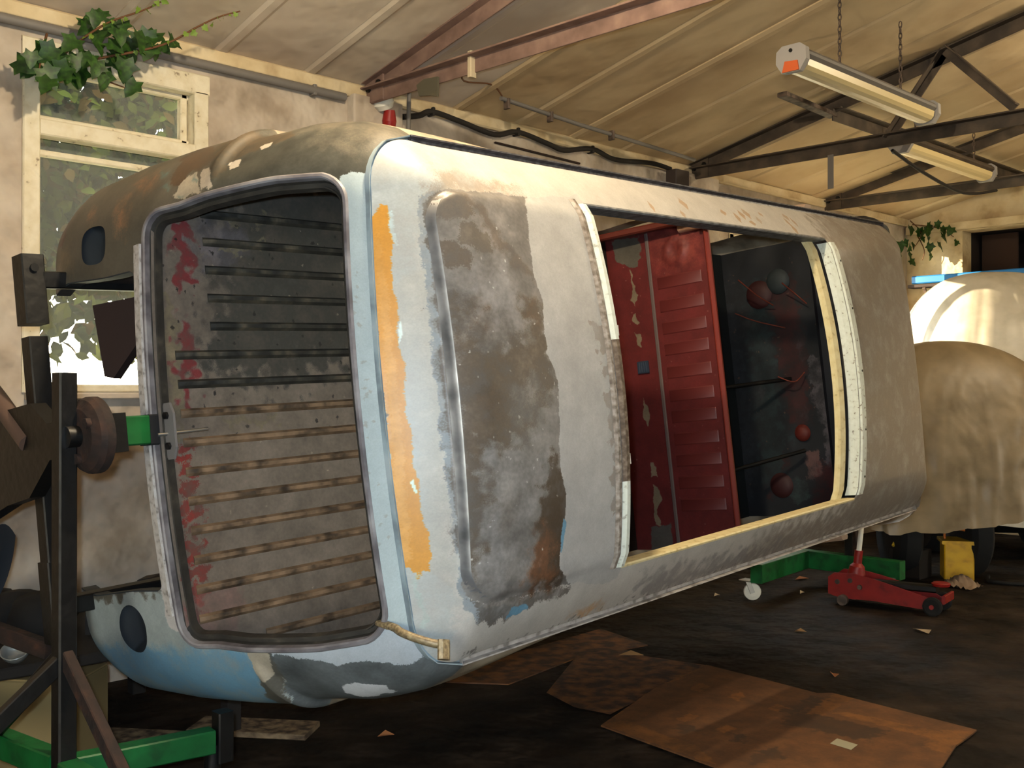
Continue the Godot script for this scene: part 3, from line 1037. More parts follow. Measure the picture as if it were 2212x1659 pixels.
	# orange stopper along the tail edge
	L.append([[0.302, 0.521, 0.29, 0.525, 0.272, 0.488, 0.262, 0.446, 0.252, 0.366, 0.248, 0.278, 0.245, 0.184, 0.243, 0.108, 0.251, 0.046, 0.252, -0.039, 0.254, -0.125, 0.252, -0.322, 0.259, -0.432, 0.279, -0.441, 0.291, -0.472, 0.299, -0.444, 0.317, -0.457, 0.316, -0.368, 0.304, -0.294, 0.300, -0.192, 0.293, -0.139, 0.300, -0.099, 0.288, -0.032, 0.297, 0.049, 0.294, 0.133, 0.289, 0.18, 0.299, 0.207, 0.293, 0.295, 0.305, 0.429], Color(0.76, 0.53, 0.18), 0.003, 0.0015, 1.0, 0.12])
	L.append([[0.268, 0.40, 0.283, 0.45, 0.281, 0.2, 0.279, -0.1, 0.282, -0.42, 0.262, -0.42, 0.258, 0.0], Color(0.82, 0.62, 0.36), 0.003, 0.004, 0.5, 0.15])
	L.append([[0.303, 0.211, 0.292, 0.175, 0.293, 0.144, 0.301, 0.174], Color(0.78, 0.84, 0.82), 0.002, 0.001, 1.0, 0.1])
	L.append([[0.292, -0.209, 0.287, -0.214, 0.295, -0.249, 0.301, -0.247], Color(0.80, 0.88, 0.84), 0.001, 0.0008, 1.0, 0.1])
	L.append([[0.302, 0.50, 0.312, 0.503, 0.310, 0.40, 0.304, 0.42], Color(0.74, 0.83, 0.84), 0.002, 0.002, 0.8, 0.1])
	L.append([[0.285, -0.45, 0.295, -0.47, 0.31, -0.60, 0.295, -0.58], Color(0.62, 0.68, 0.66), 0.006, 0.004, 0.7, 0.3])
	L.append_array(specks(46, Vector2(0.243, -0.40), Vector2(0.256, 0.42), 0.008, Color(0.24, 0.21, 0.16)))
	L.append_array(specks(90, Vector2(0.4, -0.712), Vector2(2.9, -0.690), 0.006, Color(0.42, 0.40, 0.38)))
	L.append_array(specks(60, Vector2(0.38, -0.5), Vector2(0.72, 0.5), 0.0035, Color(0.70, 0.70, 0.68)))
	L.append_array(specks(14, Vector2(1.3, 0.58), Vector2(2.6, 0.66), 0.02, Color(0.62, 0.52, 0.42)))
	return painted(1480, 600, Rect2(0.20, -0.75, 3.70, 1.50), Color(0.70, 0.685, 0.66), 0.10, L)


func tail_paint() -> ImageTexture:
	var L := []
	var metal := Color(0.27, 0.27, 0.245)
	# upper corner
	L.append([[0.52, 1.22, 0.74, 1.18, 0.80, 1.16, 1.3, 1.10, 1.3, 1.76, 0.52, 1.76], metal, 0.01, 0.006, 1.0, 0.35])
	L.append([[0.98, 1.10, 1.3, 1.05, 1.3, 1.76, 0.80, 1.76, 0.80, 1.66, 0.85, 1.50, 0.90, 1.35], Color(0.44, 0.40, 0.34), 0.02, 0.06, 0.6, 0.3])
	L.append([[0.717, 1.04, 0.758, 1.02, 0.805, 1.01, 0.9, 0.98, 0.9, 1.06, 0.794, 1.18, 0.748, 1.17, 0.748, 1.1, 0.71, 1.1, 0.703, 1.07], Color(0.31, 0.25, 0.195), 0.01, 0.004, 0.95, 0.3])
	L.append([[0.748, 1.17, 0.831, 1.13, 0.95, 1.08, 0.93, 1.26, 0.84, 1.45, 0.80, 1.40, 0.79, 1.30, 0.76, 1.24, 0.70, 1.24, 0.74, 1.18], Color(0.32, 0.275, 0.215), 0.01, 0.006, 0.9, 0.3])
	L.append([[0.784, 1.49, 0.79, 1.57, 0.784, 1.66, 0.735, 1.70, 0.742, 1.65, 0.762, 1.56], Color(0.46, 0.42, 0.36), 0.012, 0.012, 0.4, 0.3])
	L.append([[0.732, 1.09, 0.744, 1.14, 0.665, 1.18, 0.66, 1.08, 0.701, 1.07], Color(0.62, 0.58, 0.51), 0.008, 0.002, 1.0, 0.2])
	L.append([[0.737, 1.16, 0.742, 1.18, 0.701, 1.22, 0.668, 1.235, 0.668, 1.18], Color(0.64, 0.60, 0.54), 0.006, 0.002, 1.0, 0.2])
	L.append([[0.748, 1.24, 0.763, 1.24, 0.768, 1.26, 0.758, 1.28, 0.739, 1.29, 0.724, 1.29, 0.72, 1.26], Color(0.72, 0.68, 0.62), 0.004, 0.001, 1.0, 0.1])
	L.append([[0.809, 1.32, 0.824, 1.33, 0.818, 1.36, 0.796, 1.37, 0.786, 1.36, 0.788, 1.34], Color(0.72, 0.68, 0.62), 0.004, 0.001, 1.0, 0.1])
	for t in [[0.792, 0.921, 0.803, 0.942, 0.756, 0.999, 0.747, 0.98], [0.723, 1.0, 0.73, 1.01, 0.707, 1.04, 0.697, 1.03], [0.676, 1.09, 0.679, 1.1, 0.663, 1.12, 0.665, 1.1], [0.735, 1.115, 0.737, 1.13, 0.701, 1.16, 0.699, 1.14]]:
		L.append([t, Color(0.32, 0.42, 0.41), 0.01, 0.008, 0.75, 0.3])
	for t in [[0.724, 0.787, 0.716, 0.835, 0.602, 0.862, 0.622, 0.807], [0.714, 0.585, 0.716, 0.621, 0.662, 0.651, 0.676, 0.606], [0.8, 0.809, 0.807, 0.875, 0.73, 0.971, 0.718, 0.884]]:
		L.append([t, Color(0.58, 0.41, 0.29), 0.015, 0.025, 0.7, 0.3])
	L.append([[0.74, 0.36, 0.82, 0.36, 0.72, 0.46, 0.627, 0.455, 0.654, 0.399], Color(0.30, 0.17, 0.17), 0.01, 0.004, 0.9, 0.2])
	L.append([[0.48, 0.36, 0.62, 0.36, 0.60, 0.50, 0.52, 0.55], Color(0.42, 0.36, 0.28), 0.02, 0.03, 0.7, 0.3])
	# lower corner
	L.append([[-1.3, 0.36, -0.50, 0.36, -0.48, 1.28, -1.3, 1.16], Color(0.60, 0.63, 0.62), 0.02, 0.01, 1.0, 0.15])
	L.append([[-0.655, 0.36, -0.655, 0.80, -0.66, 1.0, -0.64, 1.21, -0.75, 1.20, -0.85, 1.14, -1.3, 1.05, -1.3, 0.36], Color(0.40, 0.56, 0.66), 0.012, 0.02, 0.95, 0.1])
	L.append([[-0.62, 1.21, -0.62, 1.30, -0.737, 1.26, -0.815, 1.22, -1.3, 1.12, -1.3, 1.02, -0.85, 1.13, -0.737, 1.20], Color(0.36, 0.35, 0.32), 0.006, 0.003, 1.0, 0.2])
	L.append([[-0.62, 1.21, -0.66, 1.28, -0.748, 1.235, -0.751, 1.20, -0.71, 1.195], Color(0.66, 0.62, 0.55), 0.005, 0.002, 1.0, 0.15])
	L.append([[-0.60, 1.29, -0.62, 1.76, -1.3, 1.76, -1.3, 1.13, -0.896, 1.20, -0.816, 1.23, -0.737, 1.265], Color(0.36, 0.38, 0.385), 0.008, 0.004, 1.0, 0.35])
	L.append([[-0.676, 1.40, -0.694, 1.45, -0.713, 1.49, -0.707, 1.54, -0.711, 1.58, -0.747, 1.63, -0.788, 1.68, -0.797, 1.76, -0.52, 1.76, -0.52, 1.29, -0.66, 1.29], Color(0.68, 0.71, 0.735), 0.006, 0.002, 1.0, 0.07])
	L.append([[-0.801, 1.44, -0.795, 1.5, -0.831, 1.58, -0.886, 1.56, -0.899, 1.47, -0.854, 1.43], Color(0.78, 0.79, 0.80), 0.01, 0.003, 1.0, 0.1])
	# pale blue-white primer of the header over the hatch, white bar below it
	L.append([[-0.62, 1.66, 0.66, 1.66, 0.69, 1.71, 0.70, 1.76, -0.70, 1.76], Color(0.68, 0.73, 0.74), 0.004, 0.002, 1.0, 0.06])
	L.append([[-0.60, 0.90, 0.52, 0.90, 0.52, 0.97, -0.60, 0.97], Color(0.76, 0.74, 0.72), 0.008, 0.002, 1.0, 0.1])
	L.append_array(specks(30, Vector2(-0.4, 1.68), Vector2(0.4, 1.72), 0.006, Color(0.62, 0.62, 0.60)))
	return painted(1040, 560, Rect2(-1.3, 0.36, 2.6, 1.4), Color(0.345, 0.325, 0.285), 0.2, L)


func build_van() -> void:
	van = thing("van_shell", "stripped camper van shell turned on its side, patched with primer, filler and bare metal", "van", Vector3(-3.937, 1.137, -1.338))
	var bx := Vector3(-0.0731, 0.0435, -0.9964).normalized()
	var by := Vector3(0.9930, 0.0969, -0.0684)
	by = (by - bx * by.dot(bx)).normalized()
	van.basis = Basis(bx, by, bx.cross(by))
	build_tail()
	build_roof_panel()
	build_inside()


func build_tail() -> void:
	# tail and rear corners, cut out for the hatch, the engine lid and the tail lamps
	var P := []
	var UV := []
	var D := []
	var qs := []
	var q := -1.0
	while q < 1.0001:
		qs.append(q)
		q += 0.0125
	var ys := []
	for i in 75:
		ys.append(lerpf(0.38, GY, i / 74.0))
	for y in [1.19, 1.2025, 1.215, 1.2225, 1.23, 1.2375, 1.245, 1.255]:
		ys.append(y)
	ys.sort()
	for qq in qs:
		var row := PackedVector3Array()
		var ur := PackedVector2Array()
		var dr := PackedFloat32Array()
		for y in ys:
			var p := rear(qq, y)
			row.append(V(p.x, p.y, p.z))
			ur.append(Vector2((qq + 1.3) / 2.6, (y - 0.36) / 1.4))
			var c := Vector2(qq, y)
			var d := rounded(c, Vector2(0, 1.316), Vector2(0.645, 0.359), 0.07)
			d = minf(d, rounded(c, Vector2(0, 0.4), Vector2(0.487, 0.505), 0.03))
			for s in [[0.592, 0.672, 0.060, 0.080, 3.0], [-0.600, 0.705, 0.074, 0.080, 2.0]]:
				var e := Vector2(absf(qq - s[0]) / s[2], absf(y - s[1]) / s[3])
				d = minf(d, (pow(pow(e.x, s[4]) + pow(e.y, s[4]), 1.0 / s[4]) - 1.0) * 0.05)
			dr.append(d)
		P.append(row)
		UV.append(ur)
		D.append(dr)
	var st := mb()
	sheet(st, P, UV, D)
	var tm := mat(Color.WHITE, 0.42)
	tm.albedo_texture = tail_paint()
	tm.texture_repeat = false
	tm.metallic_specular = 0.4
	obj("tail_panel", st, tm, van)
	# the sides, from the corners forward, with window and door openings
	var sm := worn([Color(0.42, 0.38, 0.32), Color(0.62, 0.57, 0.49), Color(0.70, 0.66, 0.58)], [0.2, 0.5, 0.8], 0.9, 0.012, 0.5, 0.0, 0.0, 91)
	for s in [1, -1]:
		P = []
		UV = []
		D = []
		for i in 81:
			var row := PackedVector3Array()
			var ur := PackedVector2Array()
			var dr := PackedFloat32Array()
			for y in ys:
				var p := rear(s * (1.0 + 3.2 * i / 80.0), y)
				row.append(V(p.x, p.y, p.z))
				ur.append(Vector2(p.x, y))
				var c := Vector2(p.x, y)
				var d := rounded(c, Vector2(2.44, 1.09), Vector2(0.50, 0.58), 0.07) if s > 0 else rounded(c, Vector2(2.22, 1.42), Vector2(0.68, 0.20), 0.09)
				d = minf(d, rounded(c, Vector2(3.555, 1.09), Vector2(0.495, 0.57), 0.08))
				d = minf(d, rounded(c, Vector2(0.97, 1.42), Vector2(0.42, 0.20), 0.09) if s < 0 else 1.0)
				d = minf(d, Vector2(c.x - 0.98, c.y - 0.33).length() - 0.36)
				dr.append(d)
			P.append(row)
			UV.append(ur)
			D.append(dr)
		st = mb()
		sheet(st, P, UV, D)
		obj("side_panel", st, sm, van)
	# nose with the windscreen opening
	P = []
	UV = []
	D = []
	for i in 61:
		var t := -1.0 + i / 30.0
		var row := PackedVector3Array()
		var ur := PackedVector2Array()
		var dr := PackedFloat32Array()
		for y in ys:
			var xf := table(XF, y)
			var k := pow(1.0 - pow(absf(t), 3.2), 0.45)
			row.append(V(side_end(y) + (xf - side_end(y)) * k, y, table(HW, y) * signf(t) * (1.0 - pow(1.0 - absf(t), 1.6))))
			ur.append(Vector2(t, y))
			dr.append(rounded(Vector2(t, y), Vector2(0, 1.42), Vector2(0.62, 0.23), 0.08))
		P.append(row)
		UV.append(ur)
		D.append(dr)
	st = mb()
	sheet(st, P, UV, D)
	obj("nose_panel", st, sm, van)
	# lamp recesses behind the holes
	for s in [[0.592, 0.672], [-0.600, 0.705]]:
		P = []
		UV = []
		for i in 17:
			var row := PackedVector3Array()
			var ur := PackedVector2Array()
			for j in 17:
				var u := i / 8.0 - 1.0
				var v := j / 8.0 - 1.0
				var q2: float = s[0] + 0.105 * u
				var y2: float = s[1] + 0.115 * v
				var deep := 0.008 + 0.055 * (1.0 - smoothstep(0.55, 0.92, maxf(absf(u), absf(v))))
				var p := rear(q2, y2) - rear_out(q2, y2) * deep
				row.append(V(p.x, p.y, p.z))
				ur.append(Vector2(u, v))
			P.append(row)
			UV.append(ur)
		st = mb()
		sheet(st, P, UV, [])
		obj("tail_lamp_recess", st, mat(Color(0.13, 0.145, 0.16), 0.8), van)
	# hatch surround: a rolled lip and, inside it, a dark channel
	var path := []
	var sides := []
	var ups := []
	var c2 := Vector2(0, 1.316)
	var half := Vector2(0.645, 0.359)
	var r := 0.07
	var corners := [[Vector2(half.x - r, half.y - r), 0.0], [Vector2(-half.x + r, half.y - r), PI / 2], [Vector2(-half.x + r, -half.y + r), PI], [Vector2(half.x - r, -half.y + r), PI * 1.5]]
	var flat := []
	for k in 4:
		var cc: Vector2 = corners[k][0]
		for i in 7:
			var a: float = corners[k][1] + PI / 2 * i / 6.0
			flat.append(cc + Vector2(cos(a), sin(a)) * r)
		var nx: Vector2 = corners[(k + 1) % 4][0] + Vector2(cos(corners[(k + 1) % 4][1]), sin(corners[(k + 1) % 4][1])) * r
		var la: Vector2 = flat[flat.size() - 1]
		for i in range(1, 16):
			flat.append(la.lerp(nx, i / 16.0))
	for i in flat.size():
		var p: Vector2 = flat[i] + c2
		var pn: Vector2 = flat[(i + 1) % flat.size()] + c2
		var pp: Vector2 = flat[(i + flat.size() - 1) % flat.size()] + c2
		var here := rear(p.x, p.y)
		var along := (rear(pn.x, pn.y) - rear(pp.x, pp.y)).normalized()
		var out := rear_out(p.x, p.y)
		var side := out.cross(along).normalized()
		if side.dot(Vector3(0, flat[i].y, flat[i].x)) < 0:
			side = -side
		path.append(V(here.x, here.y, here.z))
		sides.append(V(side.x, side.y, side.z))
		ups.append(V(out.x, out.y, out.z))
	# vertical edges (the van's sides of the hatch) in scuffed metal, the long edges in pale primer
	st = mb()
	sweep(st, path, sides, ups, [Vector2(-0.006, -0.03), Vector2(-0.006, 0.003), Vector2(-0.002, 0.007), Vector2(0.006, 0.007), Vector2(0.011, 0.002), Vector2(0.011, -0.004)], true)
	obj("hatch_lip", st, worn([Color(0.30, 0.28, 0.29), Color(0.46, 0.44, 0.45), Color(0.60, 0.59, 0.59)], [0.2, 0.5, 0.85], 1.2, 0.012, 0.45, 0.0, 0.2, 95), van)
	st = mb()
	sweep(st, path, sides, ups, [Vector2(-0.005, -0.010), Vector2(-0.009, -0.024), Vector2(-0.018, -0.028), Vector2(-0.021, -0.018), Vector2(-0.025, -0.020), Vector2(-0.025, -0.045), Vector2(-0.005, -0.045)], true)
	obj("hatch_channel", st, worn([Color(0.13, 0.12, 0.105), Color(0.20, 0.185, 0.16), Color(0.34, 0.31, 0.26)], [0.2, 0.6, 0.95], 1.5, 0.014, 0.7, 0.0, 0.3, 96), van)
	# white sill bar between the hatch and the engine lid opening
	st = mb()
	path = []
	sides = []
	ups = []
	for i in 25:
		var qq := lerpf(-0.56, 0.56, i / 24.0)
		var p := rear(qq, 0.93)
		path.append(V(p.x, p.y, p.z))
		sides.append(Vector3.UP)
		ups.append(Vector3.LEFT)
	sweep(st, path, sides, ups, [Vector2(-0.026, -0.045), Vector2(-0.026, 0.004), Vector2(-0.018, 0.008), Vector2(0.012, 0.008), Vector2(0.016, -0.045)])
	obj("sill_bar", st, worn([Color(0.50, 0.47, 0.44), Color(0.72, 0.69, 0.66), Color(0.80, 0.78, 0.76)], [0.15, 0.4, 0.8], 2.2, 0.03, 0.5, 0.0, 0.1, 97), van)
	# returns inside the engine lid opening
	for s in [1, -1]:
		st = mb()
		path = []
		sides = []
		ups = []
		for i in 9:
			var p := rear(s * 0.487, lerpf(0.38, 0.905, i / 8.0))
			path.append(V(p.x, p.y, p.z))
			sides.append(V(0, 0, -s))
			ups.append(Vector3.RIGHT)
		sweep(st, path, sides, ups, [Vector2(0, 0), Vector2(0.004, 0), Vector2(0.004, 0.05), Vector2(0.0, 0.05)])
		obj("lid_flange", st, mat(Color(0.16, 0.19, 0.21), 0.6), van)
	# engine bay side plate with its sloping edge
	st = mb()
	prism(st, PackedVector2Array([Vector2(0.0, 0.0), Vector2(0.02, -0.235), Vector2(0.05, -0.245), Vector2(0.20, -0.075), Vector2(0.42, -0.06), Vector2(0.42, 0.03)]), 0.05, Transform3D(Basis(V(0.55, 0.83, 0).normalized(), V(0, 0, 1), V(0.83, -0.55, 0).normalized()), V(0.10, 0.55, 0.43)))
	obj("engine_bay_plate", st, mat(Color(0.17, 0.10, 0.075), 0.85), van)
	st = mb()
	box(st, V(0.36, 0.72, 0.53), Vector3(0.5, 0.46, 0.03))
	obj("engine_bay_wall", st, mat(Color(0.13, 0.09, 0.07), 0.9), van)
	# small inner frame at the upper right of the hatch
	st = mb()
	tube(st, curve([V(0.33, 1.50, 0.635), V(0.31, 1.60, 0.630), V(0.295, 1.655, 0.61), V(0.30, 1.67, 0.57)], 5), 0.011, 8)
	obj("inner_frame", st, M.cream, van)


func build_roof_panel() -> void:
	var P := []
	var UV := []
	var D := []
	var xs := []
	var x := 0.24
	while x < 3.801:
		xs.append(x)
		x += 0.0035 if x > 0.355 and x < 0.41 else (0.0075 if x < 1.06 else 0.02)
	for xx in xs:
		var row := PackedVector3Array()
		var ur := PackedVector2Array()
		var dr := PackedFloat32Array()
		for j in 149:
			var z := -0.74 + 0.01 * j
			row.append(V(xx, roof_y(xx, z), z))
			ur.append(Vector2((xx - 0.20) / 3.70, (z + 0.75) / 1.5))
			dr.append(minf(gutter_in(xx, z) - lerpf(0.004, 0.02, smoothstep(0.34, 0.5, xx)), rounded(Vector2(xx, z), Vector2(1.885, 0), Vector2(0.855, 0.56), 0.005)))
		P.append(row)
		UV.append(ur)
		D.append(dr)
	var st := mb()
	sheet(st, P, UV, D)
	var rm := mat(Color.WHITE, 0.4)
	rm.albedo_texture = roof_paint()
	rm.texture_repeat = false
	rm.metallic_specular = 0.42
	obj("roof_panel", st, rm, van)
	# bright ground edge along the tail side of the raised panel
	P = []
	UV = []
	for i in 54:
		var z := lerpf(0.54, -0.54, i / 53.0)
		var bend := maxf(0.0, absf(z) - 0.462) / 0.09
		var x0 := 0.375 + 0.09 * (1.0 - sqrt(maxf(0.0, 1.0 - bend * bend)))
		var row := PackedVector3Array()
		var ur := PackedVector2Array()
		for k in 5:
			var xx := x0 + 0.001 + 0.0032 * k
			row.append(V(xx, roof_y(xx, z) + 0.0016, z))
			ur.append(Vector2(i, k))
		P.append(row)
		UV.append(ur)
	st = mb()
	sheet(st, P, UV, [])
	obj("panel_edge", st, worn([Color(0.42, 0.43, 0.45), Color(0.60, 0.61, 0.63), Color(0.72, 0.73, 0.75)], [0.2, 0.5, 0.8], 1.2, 0.012, 0.33, 0.75, 0.1, 100), van)
	# rain gutter: two sides and the tail
	var runs := [[[], [], []], [[], [], []], [[], [], []]]
	var add := func(k: int, p: Vector2, out: Vector2) -> void:
		runs[k][0].append(V(p.x, GY, p.y))
		runs[k][1].append(V(out.x, 0, out.y))
		runs[k][2].append(Vector3.UP)
	for i in 40:
		add.call(0, Vector2(lerpf(3.72, 0.44, i / 39.0), GW), Vector2(0, 1))
	for i in 40:
		add.call(2, Vector2(lerpf(0.44, 3.72, i / 39.0), -GW), Vector2(0, -1))
	var arc := []
	for i in 60:
		var z := lerpf(-0.726, 0.726, i / 59.0)
		# find the gutter line at this z
		var lo := 0.2
		var hi := 0.6
		for it in 24:
			var m := (lo + hi) / 2
			if gutter_in(m, clampf(z, -0.7255, 0.7255)) > 0.0:
				hi = m
			else:
				lo = m
		arc.append(Vector2(hi, z))
	arc[0] = Vector2(0.44, -GW)
	arc[59] = Vector2(0.44, GW)
	for i in 60:
		var t: Vector2 = (arc[mini(i + 1, 59)] - arc[maxi(i - 1, 0)]).normalized()
		add.call(1, arc[i], Vector2(-t.y, t.x))
	var prof := [Vector2(-0.030, 0.006), Vector2(-0.026, -0.004), Vector2(-0.001, -0.006), Vector2(0.002, 0.010), Vector2(0.006, 0.011), Vector2(0.006, -0.010), Vector2(-0.03, -0.012)]
	var gm := [worn([Color(0.22, 0.20, 0.21), Color(0.33, 0.31, 0.32), Color(0.46, 0.44, 0.44)], [0.25, 0.5, 0.8], 2.0, 0.03, 0.45, 0.0, 0.05, 98), worn([Color(0.46, 0.51, 0.54), Color(0.60, 0.67, 0.70), Color(0.68, 0.73, 0.75)], [0.2, 0.5, 0.8], 1.0, 0.012, 0.45, 0.0, 0.1, 99), worn([Color(0.42, 0.40, 0.38), Color(0.60, 0.575, 0.555), Color(0.68, 0.655, 0.635)], [0.2, 0.42, 0.8], 1.6, 0.02, 0.5, 0.0, 0.2, 97)]
	for k in 3:
		st = mb()
		var thin := [Vector2(-0.010, 0.004), Vector2(-0.007, -0.003), Vector2(-0.001, -0.004), Vector2(0.002, 0.007), Vector2(0.005, 0.008), Vector2(0.005, -0.010), Vector2(-0.01, -0.012)]
		sweep(st, runs[k][0], runs[k][1], runs[k][2], thin if k == 1 else prof)
		obj("rain_gutter", st, gm[k], van)
	# flanges of the roof opening
	var white := worn([Color(0.40, 0.34, 0.28), Color(0.80, 0.82, 0.77), Color(0.84, 0.86, 0.82)], [0.12, 0.26, 0.8], 2.4, 0.03, 0.5, 0.0, 0.1, 101)
	var bare := worn([Color(0.26, 0.20, 0.15), Color(0.38, 0.32, 0.26), Color(0.56, 0.50, 0.44)], [0.2, 0.55, 0.9], 2.4, 0.03, 0.6, 0.0, 0.1, 102)
	for seg in [[0.56, 0.13, white], [0.13, -0.30, bare], [-0.30, -0.56, white]]:
		st = mb()
		cross_strip(st, 1.026, seg[0], seg[1], [Vector2(-0.024, 0.004), Vector2(-0.012, 0.014), Vector2(0.004, 0.014), Vector2(0.012, 0.006), Vector2(0.014, -0.055), Vector2(0.008, -0.055), Vector2(0.004, -0.002)])
		obj("rear_flange", st, seg[2], van)
	st = mb()
	cross_strip(st, 0.985, 0.575, -0.56, [Vector2(-0.014, 0.001), Vector2(-0.004, 0.009), Vector2(0.008, 0.009), Vector2(0.014, 0.001)])
	obj("raised_bead", st, worn([Color(0.34, 0.30, 0.26), Color(0.52, 0.48, 0.44), Color(0.68, 0.65, 0.62)], [0.2, 0.5, 0.85], 2.4, 0.03, 0.5, 0.0, 0.1, 103), van)
	for z in [0.16, -0.235]:
		st = mb()
		box(st, V(1.052, roof_y(1.05, z) - 0.01, z), Vector3(0.03, 0.006, 0.032))
		obj("flange_tab", st, M.white, van)
	# long edges: grey above, cream below
	for s in [1, -1]:
		st = mb()
		var path := []
		var sd := []
		var ups := []
		for i in 30:
			var xx := lerpf(1.035, 2.735, i / 29.0)
			path.append(V(xx, roof_y(xx, s * 0.56), s * 0.56))
			sd.append(V(0, 0, -s))
			ups.append(Vector3.UP)
		sweep(st, path, sd, ups, [Vector2(-0.006, 0.001), Vector2(0.0, 0.004), Vector2(0.005, 0.001), Vector2(0.007, -0.062), Vector2(0.001, -0.062)])
		obj("opening_edge", st, worn([Color(0.28, 0.28, 0.28), Color(0.42, 0.43, 0.44), Color(0.50, 0.51, 0.51)], [0.2, 0.5, 0.8], 2.0, 0.02, 0.5, 0.0, 0.0, 104) if s > 0 else M.cream, van)
	# front flange: an outer white strip and an inner strip with a slot between
	st = mb()
	cross_strip(st, 2.772, 0.545, -0.545, [Vector2(-0.030, -0.05), Vector2(-0.026, -0.05), Vector2(-0.024, 0.010), Vector2(0.012, 0.012), Vector2(0.026, 0.004), Vector2(0.026, 0.0), Vector2(-0.02, -0.004)])
	obj("front_flange", st, white, van)
	st = mb()
	cross_strip(st, 2.68, 0.555, -0.555, [Vector2(-0.02, -0.075), Vector2(0.018, -0.060), Vector2(0.018, -0.044), Vector2(-0.012, -0.052), Vector2(-0.02, -0.06)])
	obj("front_flange", st, M.cream, van)
	for z in [0.46, 0.25, -0.02, -0.27, -0.47]:
		st = mb()
		var yy := roof_y(2.76, z) + 0.011
		lathe(st, [Vector2(0, 0.002), Vector2(0.005, 0.002), Vector2(0.005, 0.0)], V(2.776, yy, z), Vector3.UP, 8)
		obj("fixing_hole", st, M.black, van)


func cross_strip(st: SurfaceTool, x: float, z0: float, z1: float, prof: Array) -> void:
	# a strip across the roof at x, following its crown
	var path := []
	var sd := []
	var ups := []
	var n := maxi(4, int(absf(z1 - z0) / 0.04))
	for i in n + 1:
		var z := lerpf(z0, z1, float(i) / n)
		path.append(V(x, roof_y(x, z), z))
		sd.append(Vector3.RIGHT)
		ups.append(Vector3.UP)
	sweep(st, path, sd, ups, prof)


func tail_x(z: float) -> float:
	# where the tail panel stands at this distance from the middle, at deck height
	var lo := 0.0
	var hi := 1.0
	for i in 24:
		var m := (lo + hi) / 2
		if rear(m, 0.968).z < absf(z):
			lo = m
		else:
			hi = m
	return rear(hi, 0.968).x


